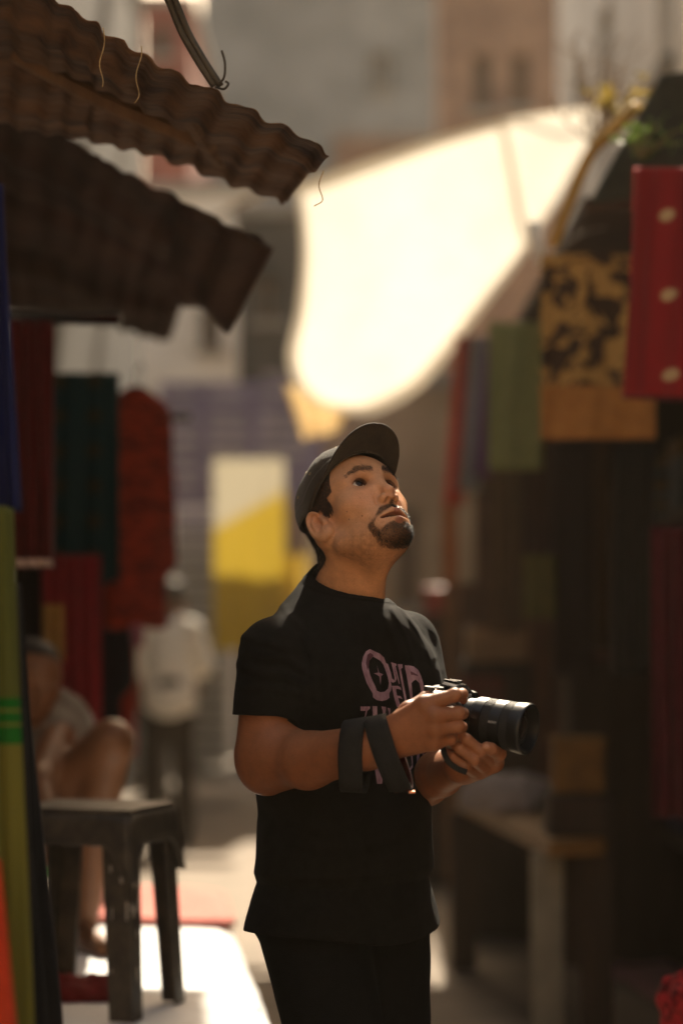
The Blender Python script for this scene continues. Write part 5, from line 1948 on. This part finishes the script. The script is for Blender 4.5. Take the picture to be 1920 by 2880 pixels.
for k_, (x0, x1, y0, y1, D, c, lab) in enumerate((  # first three are dark backing added over the lit wall behind
        (1380, 1470, 1300, 1780, 9.6, (.10, .062, .036), 'dim brown backing cloth added under the green one'),
        (1465, 1560, 1250, 1640, 9.2, (.055, .028, .020), 'dark brown backing cloth added left of the wooden post'),
        (1555, 1665, 1245, 1900, 8.8, (.030, .018, .014), 'blackish backing cloth added close by the wooden post'),
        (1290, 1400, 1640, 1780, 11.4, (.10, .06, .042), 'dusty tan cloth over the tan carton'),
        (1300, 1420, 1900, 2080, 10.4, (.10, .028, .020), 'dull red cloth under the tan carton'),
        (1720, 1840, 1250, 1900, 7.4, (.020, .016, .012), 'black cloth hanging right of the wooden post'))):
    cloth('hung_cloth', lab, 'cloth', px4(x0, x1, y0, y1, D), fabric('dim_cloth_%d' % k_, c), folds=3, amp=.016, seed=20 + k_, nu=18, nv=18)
# dark hood of the stall
hood = np.array([[at(1690 + 250 * u + 0 * v, 560 - 330 * u ** .8 * 1.0 + (60 * v), 6.2 + 1.0 * v) + np.array([.0, 0, -.05 * math.sin(u * 6)]) for v in np.linspace(0, 1, 14)] for u in np.linspace(0, 1, 24)])
hood = np.array([[(at(1655, 575, 6.5) * (1 - u) + at(1862, 205, 6.3) * u) * (1 - v) + (at(1960, 520, 6.2) * (1 - u) + at(2120, 190, 6.0) * u) * v + np.array([0, .02 * math.sin(u * 8 + v * 5), 0]) for v in np.linspace(0, 1, 20)] for u in np.linspace(0, 1, 24)])
tag(link('stall_hood', solid_sheet('stall_hood', hood, .006), fabric('dark_tarpaulin', (.040, .038, .026), var=.3, scale=12), None, True), 'dark tarpaulin hood over the right stall, top right corner', 'tarpaulin')
# bamboo pole tied in front of it, white tube
bm_ = MB()
bm_.tube(catmull([at(1790, 300, 6.5), at(1700, 385, 6.6), at(1650, 450, 6.7), at(1600, 570, 6.8), at(1555, 690, 6.9)], 8), [.017] * 33, 8)
tag(bm_.build('bamboo_pole', mat('golden_bamboo', (.50, .30, .075), rough=.5, var=.25, scale=20), None, True), 'bent golden bamboo pole beside the stall hood', 'pole')
bm_ = MB()
bm_.tube([at(1502, 625, 7.6), at(1512, 690, 7.6), at(1520, 742, 7.6)], .020, 10)  # plain white pipe catching the sun, not a lamp
tag(bm_.build('white_pipe', mat('white_tube', (.80, .78, .72), rough=.4, var=.05, bump=0), None, True), 'short white tube hanging at the end of the white cloth', 'tube')
bm_ = MB()
bm_.tube(catmull([at(1525, 735, 7.6), at(1570, 700, 7.2), at(1640, 655, 7.0), at(1700, 640, 6.9)], 6), .004, 6)
tag(bm_.build('guy_wire', M_STEEL, None, True), 'thin wire from the white tube to the stall', 'wire')


def leafy(name, label, base, n, spread, size, material, seed, stems):
    """small plant: stems with separate folded leaves"""
    r_ = np.random.default_rng(seed)
    root = empty(name, base, label, 'plant')
    st = MB()
    V_, F_ = [], []
    for s_ in range(stems):
        d_ = r_.normal(size=3) * spread
        d_[2] = abs(d_[2]) + spread * .6
        path = catmull([base, base + d_ * .5 + np.array([0, 0, spread * .25]), base + d_], 5)
        st.tube(path, np.linspace(.004, .0012, len(path)), 5)
        for k_ in range(n // stems):
            p_ = path[r_.integers(2, len(path))] + r_.normal(size=3) * spread * .12
            a_ = r_.normal(size=3); a_ /= np.linalg.norm(a_)
            b_ = np.cross(a_, r_.normal(size=3)); b_ /= np.linalg.norm(b_) + 1e-9
            c_ = np.cross(a_, b_)
            L_, W_ = size * r_.uniform(.6, 1.2), size * .32
            i0 = len(V_)
            V_ += [p_, p_ + a_ * L_ * .5 + b_ * W_ + c_ * W_ * .3, p_ + a_ * L_, p_ + a_ * L_ * .5 - b_ * W_ + c_ * W_ * .3, p_ + a_ * L_ * .5]
            F_ += [(i0, i0 + 1, i0 + 4), (i0 + 1, i0 + 2, i0 + 4), (i0 + 2, i0 + 3, i0 + 4), (i0 + 3, i0, i0 + 4)]
    st.build('stem', mat(name + '_stem', (.20, .15, .06), rough=.8, bump=0), root, True)
    lv = MB()
    lv.add(V_, F_)
    o_ = lv.build('foliage', material, root)
    o_['kind'] = 'stuff'
    return root


M_LEAF = mat('green_leaf', (.10, .16, .03), rough=.5, var=.4, scale=60, bump=0, spec=.4, trans=.4)
M_YLEAF = mat('yellow_leaf', (.30, .22, .04), rough=.6, var=.4, scale=60, bump=0, trans=.5)
M_DRY = mat('dry_weed', (.34, .24, .14), rough=.9, var=.3, scale=60, bump=0, trans=.3)
leafy('green_plant', 'small green plant tucked under the stall hood', at(1800, 445, 6.2), 120, .055, .024, M_LEAF, 3, 10)
leafy('yellow_creeper', 'yellowing creeper at the knot of the white cloth', at(1725, 335, 6.9), 90, .06, .026, M_YLEAF, 5, 9)
# dried weeds standing on the roof edge
dw = empty('dry_weed', at(1690, 400, 7.2), 'tall dry weeds sprouting above the white cloth knot', 'plant')
r_ = np.random.default_rng(9)
for k_ in range(16):
    x_ = 1690 + r_.normal() * 22
    tp = (x_ + r_.normal() * 60, 250 + r_.uniform(-170, 90))
    sm = MB()
    pth = catmull([at(x_, 405, 7.2), at((x_ + tp[0]) / 2 + r_.normal() * 14, (405 + tp[1]) / 2, 7.2 + r_.normal() * .05), at(*tp, 7.2 + r_.normal() * .08)], 6)
    sm.tube(pth, np.linspace(.0035, .0012, len(pth)), 5)
    for j in range(3, len(pth), 2):
        q0 = pth[j]
        q1 = q0 + np.array([r_.normal() * .05, r_.normal() * .03, .05])
        sm.tube([q0, (q0 + q1) / 2 + r_.normal(size=3) * .006, q1], [.002, .0015, .001], 4)
    sm.build('stalk', M_DRY, dw)

# work bench with a pale bundle
bench = empty('work_bench', at(1420, 2600, 8.3) * np.array([1, 1, 0]), 'wooden work bench with a pale leg, right of the photographer', 'bench')
pA, pB, pC, pD = at(1285, 2200, 9.6), at(1545, 2420, 7.6), at(1700, 2370, 7.7), at(1460, 2190, 9.7)
zt = float(np.mean([pA[2], pB[2]]))
tp_ = np.array([pA, pB, pC, pD]); tp_[:, 2] = zt
pb = MB()
pb.add(list(tp_) + list(tp_ - np.array([0, 0, .05])), [(0, 1, 2, 3), (7, 6, 5, 4), (0, 4, 5, 1), (1, 5, 6, 2), (2, 6, 7, 3), (3, 7, 4, 0)])
pb.build('bench_top', mat('varnished_top', (.20, .105, .030), rough=.5, var=.3, scale=14, bump=.2), bench)
M_LEGP = mat('pale_painted_leg', (.20, .18, .14), rough=.7, var=.2, scale=12)
for q_ in ((tp_[1] * .92 + tp_[3] * .08), (tp_[0] * .95 + tp_[2] * .05), (tp_[2] * .95 + tp_[0] * .05)):
    pb = MB()
    pb.box((q_[0], q_[1], (zt - .05) / 2), (.10, .07, zt - .05), None, .006)
    pb.build('leg', M_LEGP if q_[1] < 7.9 and q_[0] < .66 else M_WOODD, bench)
rag('cloth_bundle', 'pale grey bundle of cloth lying on the work bench', np.array([*((tp_.mean(0))[:2] + np.array([-.06, .25])), zt + .05]), (.17, .22, .085), 2, fabric('grey_bundle', (.28, .25, .25)))
# box and sundries in the stall
bx_ = empty('storage_box', at(1620, 2230, 7.9), 'dull yellow storage box beside the work bench', 'box')
pb = MB()
pb.box(at(1620, 2155, 7.9), (.16, .2, .16), None, .008)
pb.build('box_body', mat('yellow_card', (.13, .065, .012), rough=.8), bx_)
pb = MB()
pb.box(at(1620, 2155, 7.9) + np.array([0, 0, .088]), (.17, .21, .016), None, .004)
pb.build('lid', mat('yellow_card_lid', (.15, .08, .016), rough=.8), bx_)
pb = MB()
pb.box(at(1620, 2155, 7.9) + np.array([.0, 0, -.08 - .28]), (.20, .24, .54), None, .008)
pb.build('crate_under', M_WOODD, bx_)
cr_ = empty('tan_carton', at(1395, 1860, 10.6), 'tan carton on a crate beside the right stall', 'box')
pb = MB()
pb.box(at(1395, 1812, 10.6), (.26, .24, .15), None, .006)
pb.build('carton', mat('tan_card', (.26, .17, .10), rough=.85), cr_)
pb = MB()
c_ = at(1395, 1860, 10.6)
pb.box((c_[0], c_[1], c_[2] / 2), (.30, .28, c_[2]), None, .006)
pb.build('crate', M_WOODD, cr_)
rd_ = empty('red_tin', at(1240, 1720, 12.8), 'dull red tin on a stand at the far end of the stalls', 'tin')
pb = MB()
c_ = at(1240, 1690, 12.8)
pb.lathe(c_ - np.array([0, 0, .07]), (0, 0, 1), [(0, .10), (.14, .10), (.145, .09)], 24, up=(0, 1, 0))
pb.build('tin_can', mat('dull_red_tin', (.26, .05, .045), rough=.5), rd_, True, 40)
pb = MB()
pb.box((c_[0], c_[1], (c_[2] - .07) / 2), (.30, .26, c_[2] - .07), None, .01)
pb.build('stand', M_WOODD, rd_)
# pink sheet on the ground and a red bag at the corner
gx_ = np.array([[(at(1630, 2690, 9.6) * (1 - u) + at(1940, 2870, 8.3) * u) * np.array([1, 1, 0]) + np.array([.30 * v, .15 * v, .018 + .010 * math.sin(u * 17 + v * 5) + .02 * max(0, math.sin(u * 9)) * (1 - v)]) for v in np.linspace(0, 1, 14)] for u in np.linspace(0, 1, 30)])
tag(link('ground_sheet', solid_sheet('ground_sheet', gx_, .004), fabric('dusty_pink', (.30, .16, .17)), None, True), 'dusty pink sheet spread on the ground in front of the right stall', 'sheet')
rag('red_bag', 'bright red sack at the bottom right corner', at(2030, 2880, 5.2), (.13, .13, .16), 6, pattern_mat('red_sack', (.34, .016, .022), (.08, .006, .010), 30, .42, .08, 'noise'))
rb = MB()
c_ = at(2030, 2880, 5.2)
rb.box((c_[0], c_[1], (c_[2] - .09) / 2), (.30, .30, c_[2] - .094), None, .01)
tag(rb.build('wooden_crate', M_WOODD, None), 'dark wooden crate under the red sack', 'crate')

# ------------------------------------------------------------------ unseen cloth strips added high over the lane to cast shade
M_SHADE = fabric('sun_blocker_cloth', (.38, .34, .28), trans=.0, var=.2, scale=5)


def shade(x0, x1, y0, y1, z, label, seed, skew=0.0):
    P = np.array([[(x0 + (x1 - x0) * u + skew * v, y0 + (y1 - y0) * v, z - .18 * math.sin(u * math.pi) + .03 * math.sin(v * 9 + seed + u * 4)) for v in np.linspace(0, 1, 14)] for u in np.linspace(0, 1, 30)])
    return tag(link('sun_blocker', solid_sheet('sun_blocker', P, .004), M_SHADE, None, True), label, 'cloth', 'unseen shade cloths added over the lane')


shade(-2.2, .330, 6.0, 9.0, 5.0, 'unseen shade cloth added high over the lane nearest the camera', 1)
shade(-2.2, .285, 9.02, 10.33, 5.0, 'unseen narrow shade cloth added high over the lane, second from the camera', 2, -.06)
shade(-2.2, -.155, 11.04, 13.6, 5.36, 'unseen long shade cloth added high over the left of the lane', 4)
shade(-2.2, .10, 18.4, 19.0, 7.0, 'unseen high shade strip added over the far lane', 5)
shade(-2.2, .30, 21.75, 22.15, 7.9, 'highest unseen shade strip, added farthest down the lane', 6)
# ================================================================== OTHER PEOPLE
M_SKIN2 = mat('brown_skin', (.17, .075, .034), rough=.5, var=.12, scale=30, bump=.1, bscale=200, spec=.35)
M_SKIN3 = mat('dark_brown_skin', (.17, .085, .048), rough=.5, var=.12, scale=30, bump=.1, bscale=200, spec=.35)


def simple_head(P, c, fw, up, k=1.0):
    """head with nose, ears, brow, chin; fw facing, up axis"""
    fw = np.asarray(fw, float) / np.linalg.norm(fw)
    up = np.asarray(up, float) / np.linalg.norm(up)
    rt = np.cross(fw, up)
    q_ = ((P - np.asarray(c, np.float32)) @ np.stack([rt, fw, up], 1).astype(np.float32)) / k
    return near(q_, (0, 0, 0), .24, lambda Q: head_sdf(Q)) * k


# ---- seated on the platform, knee drawn up
SO = np.array([-.83, 6.45, .50])
sit = empty('person', SO, 'person in pale vest sitting behind the stool with one bare knee drawn up', 'person')
s_hip, s_knee, s_ank = at(110, 2300, 6.45), at(312, 2088, 6.28), at(238, 2610, 6.32)
s_hip[2] = max(s_hip[2], .62)
s_toe = at(300, 2650, 6.12); s_toe[2] = .527
s_ank[2] = .57
s_ch, s_nk = at(125, 2090, 6.60), at(100, 2000, 6.55)
s_hd = at(88, 1925, 6.45)
h2, k2_, a2 = s_hip + np.array([-.18, .05, 0]), at(120, 2120, 6.6), at(60, 2620, 6.6)
a2[2] = .57
sh_n, el_n, wr_n = at(165, 2065, 6.45), at(110, 2200, 6.25), at(140, 2330, 6.10)


def sit_sdf(P):
    d = simple_head(P, s_hd, (.35, -.75, -.45), (.15, -.3, .9), .98)
    d = smin(d, rcone(P, s_hd + np.array([-.01, .03, -.06]), s_nk + np.array([0, .03, -.08]), .055, .06), .03)
    d = smin(d, rcone(P, s_ch, s_hip + np.array([-.1, .05, .05]), .12, .13), .05)
    leg = chain(P, [s_hip, s_knee], [.082, .060], .02)
    leg = smin(leg, chain(P, [s_knee + np.array([0, 0, -.005]), s_knee * .55 + s_ank * .45 + np.array([-.014, .02, 0]), s_ank], [.056, .054, .036], .03), .02)
    leg = smin(leg, chain(P, [s_ank + np.array([-.02, .03, -.03]), s_toe], [.036, .026], .02), .02)
    for j in range(5):
        b0 = s_toe + np.array([-.030 + .016 * j, .004 * abs(j - 3), -.004])
        leg = smin(leg, rcone(P, b0, b0 + np.array([.006, -.032 + .004 * abs(j - 3), -.002]), .011, .009), .005)
    d = smin(d, leg, .03)
    leg2 = chain(P, [h2, k2_, a2], [.08, .058, .038], .03)
    leg2 = smin(leg2, chain(P, [a2 + np.array([0, .03, -.03]), a2 + np.array([.02, -.15, -.035])], [.034, .026], .02), .02)
    d = smin(d, leg2, .02)
    arm = chain(P, [sh_n, el_n, wr_n], [.048, .040, .028], .02)
    arm = smin(arm, rcone(P, wr_n, wr_n + np.array([.02, -.04, -.06]), .030, .026), .012)
    for j in range(5):
        b0 = wr_n + np.array([.02 + .012 * (j - 2), -.04 + .004 * j, -.06])
        arm = smin(arm, rcone(P, b0, b0 + np.array([.008 * (j - 2), -.02, -.065 + .012 * abs(j - 2)]), .009, .007), .004)
    return smin(d, arm, .02)


v_, ff = surface(sit_sdf, (-1.35, 5.85, .48), (-.40, 7.0, 1.42), .0055)
link('body', np_mesh('body', v_, ff), M_SKIN2, sit, True)


def vest(P):
    d = rcone(P, s_ch + np.array([0, .0, .02]), s_hip + np.array([-.08, .05, .03]), .135, .150)
    d = smin(d, rcone(P, s_ch, sh_n + np.array([-.01, .01, 0]), .11, .062), .04)
    d = smin(d, rcone(P, s_hip + np.array([-.05, .03, .03]), s_hip * .72 + s_knee * .28, .10, .088), .04)
    return d + .006 * wob(P, 28, 3) + .003 * wob(P, 70, 1)


v_, ff = surface(vest, (-1.4, 6.0, .48), (-.40, 7.0, 1.35), .007)
link('vest', np_mesh('vest', v_, ff), fabric('pale_vest', (.17, .145, .12)), sit, True)
hr = lambda P: smax(np.maximum(simple_head(P, s_hd, (.35, -.75, -.45), (.15, -.3, .9), 1.0), (-(P - s_hd.astype(np.float32)) @ np.array([.05, .35, .93], np.float32)) + .045), -.2 + 0 * P[:, 0], .001)
v_, ff = surface(hr, s_hd - .2, s_hd + .2, .006)
link('cropped_hair', np_mesh('cropped_hair', v_, ff), mat('cropped_black_hair', (.03, .026, .022), rough=.7, var=.3, scale=200), sit, True)
gb = MB()
gb.lathe(at(118, 2455, 5.9), (0, -1, .2), [(0, .004), (.004, .013), (.012, .015), (.018, .010), (.02, .002)], 14)
gt = gb.build('bottle_cap', mat('bright_green_plastic', (.08, .42, .05), rough=.3, bump=0), None, True)
tag(gt, 'small bright green cap between the black cloth and the stool', 'cap')

# ---- walking away down the lane
WX = wx(474, 14.6)
walk = empty('person', (WX, 14.6, 0), 'person in a pale shirt and dark trousers walking away down the lane', 'person')
walk.scale = (.86, 1, 1)
W = lambda x, y, z: np.array([WX + x, 14.6 + y, z])


def walk_body(P):
    d = simple_head(P, W(.03, .17, 1.50), (.1, 1, -.15), (0, .15, 1), .98)
    d = smin(d, rcone(P, W(.02, .14, 1.44), W(.01, .06, 1.32), .055, .06), .03)
    d = smin(d, rcone(P, W(0, .08, 1.24), W(0, 0, 1.0), .07, .08), .03)
    for s_, el, wr_ in ((-1, W(-.235, .05, 1.08), W(-.20, .20, .90)), (1, W(.25, .10, 1.10), W(.17, .28, 1.02))):
        d = smin(d, chain(P, [W(s_ * .16, .08, 1.31), el, wr_], [.045, .038, .028], .02), .02)
        d = smin(d, rcone(P, wr_, wr_ + np.array([0, .05, -.05]), .030, .026), .012)
        for j in range(5):
            b0 = wr_ + np.array([.012 * (j - 2), .05, -.05])
            d = smin(d, rcone(P, b0, b0 + np.array([.004 * (j - 2), .03, -.055 + .010 * abs(j - 2)]), .009, .007), .004)
    return d


v_, ff = surface(walk_body, W(-.4, -.3, .7), W(.4, .6, 1.75), .008)
link('body', np_mesh('body', v_, ff), M_SKIN3, walk, True)


def walk_shirt(P):
    d = rcone(P, W(0, 0, 1.28), W(.01, 0, .90), .165, .170)
    q_ = P.copy()
    d = np.maximum(d, np.maximum(P[:, 2] - 1.43, .80 - P[:, 2]))
    q_ = (P - W(0, 0, 0).astype(np.float32)) * np.array([1, 1.35, 1], np.float32)
    d = rcone(q_, (0, .12, 1.22), (.01, 0, .88), .175, .185)
    d = smin(d, rcone(P, W(-.06, .10, 1.37), W(-.17, .08, 1.32), .06, .065), .03)
    d = smin(d, rcone(P, W(.06, .10, 1.37), W(.17, .08, 1.32), .06, .065), .03)
    for s_, el in ((-1, W(-.235, .05, 1.08)), (1, W(.25, .10, 1.10))):
        d = smin(d, rcone(P, W(s_ * .17, .08, 1.32), el, .066, .060), .03)
    for s_, el, wr_ in ((1, W(.25, .10, 1.10), W(.17, .28, 1.02)),):
        d = smin(d, rcone(P, el, el * .4 + wr_ * .6, .058, .045), .02)
    d = d + .009 * wob(P, 22, 1) + .004 * wob(P, 55, 2)
    return np.maximum(d, .79 - P[:, 2])


v_, ff = surface(walk_shirt, W(-.42, -.3, .76), W(.42, .6, 1.52), .009)
link('shirt', np_mesh('shirt', v_, ff), fabric('off_white_shirt', (.80, .77, .70)), walk, True)


def walk_pants(P):
    q_ = (P - W(0, 0, 0).astype(np.float32)) * np.array([1, 1.3, 1], np.float32)
    d = rcone(q_, (.01, 0, .95), (.01, 0, .82), .155, .165)
    d = smin(d, chain(P, [W(-.09, 0, .80), W(-.105, -.03, .46), W(-.12, -.16, .09)], [.098, .076, .062], .03), .03)
    d = smin(d, chain(P, [W(.09, 0, .80), W(.11, .08, .46), W(.12, .10, .09)], [.098, .076, .062], .03), .03)
    return np.maximum(d + .006 * wob(P, 24, 2), .06 - P[:, 2])


v_, ff = surface(walk_pants, W(-.35, -.4, .02), W(.35, .4, 1.1), .009)
link('trousers', np_mesh('trousers', v_, ff), fabric('dark_trousers', (.045, .036, .028)), walk, True)
for c_ in (W(-.12, -.16, 0), W(.12, .10, 0)):
    f_ = lambda P: smax(smin(rcone(P, c_ + np.array([0, -.04, .05]), c_ + np.array([0, .14, .035]), .045, .036), rcone(P, c_ + np.array([0, -.02, .05]), c_ + np.array([0, -.02, .11]), .042, .04), .02), .004 - P[:, 2], .005)
    v_, ff = surface(f_, c_ - .25, c_ + .3, .009)
    link('shoe', np_mesh('shoe', v_, ff), M_SHOE, walk, True)
hc = W(.03, .17, 1.50)
f_ = lambda P: np.maximum(simple_head(P, hc, (.1, 1, -.15), (0, .15, 1), 1.02), -((P - hc.astype(np.float32)) @ np.array([0, -.45, .9], np.float32)) - .005)
v_, ff = surface(f_, hc - .22, hc + .22, .008)
link('hair', np_mesh('hair', v_, ff), mat('grey_black_hair', (.06, .05, .042), rough=.7, var=.3, scale=120), walk, True)
# ================================================================== dusty air in the lane
m = bpy.data.materials.new('dusty_air')
m.use_nodes = True
n, l = m.node_tree.nodes, m.node_tree.links
n.remove(n['Principled BSDF'])
pv = n.new('ShaderNodeVolumePrincipled')
pv.inputs['Color'].default_value = (.98, .88, .70, 1)
pv.inputs['Density'].default_value = HAZE
pv.inputs['Anisotropy'].default_value = .35
l.new(pv.outputs[0], n['Material Output'].inputs['Volume'])
hb = MB()
hb.box((0, 25, 8.6), (270, 300, 19.4))
hz = hb.build('haze', m)
hz['kind'] = 'stuff'
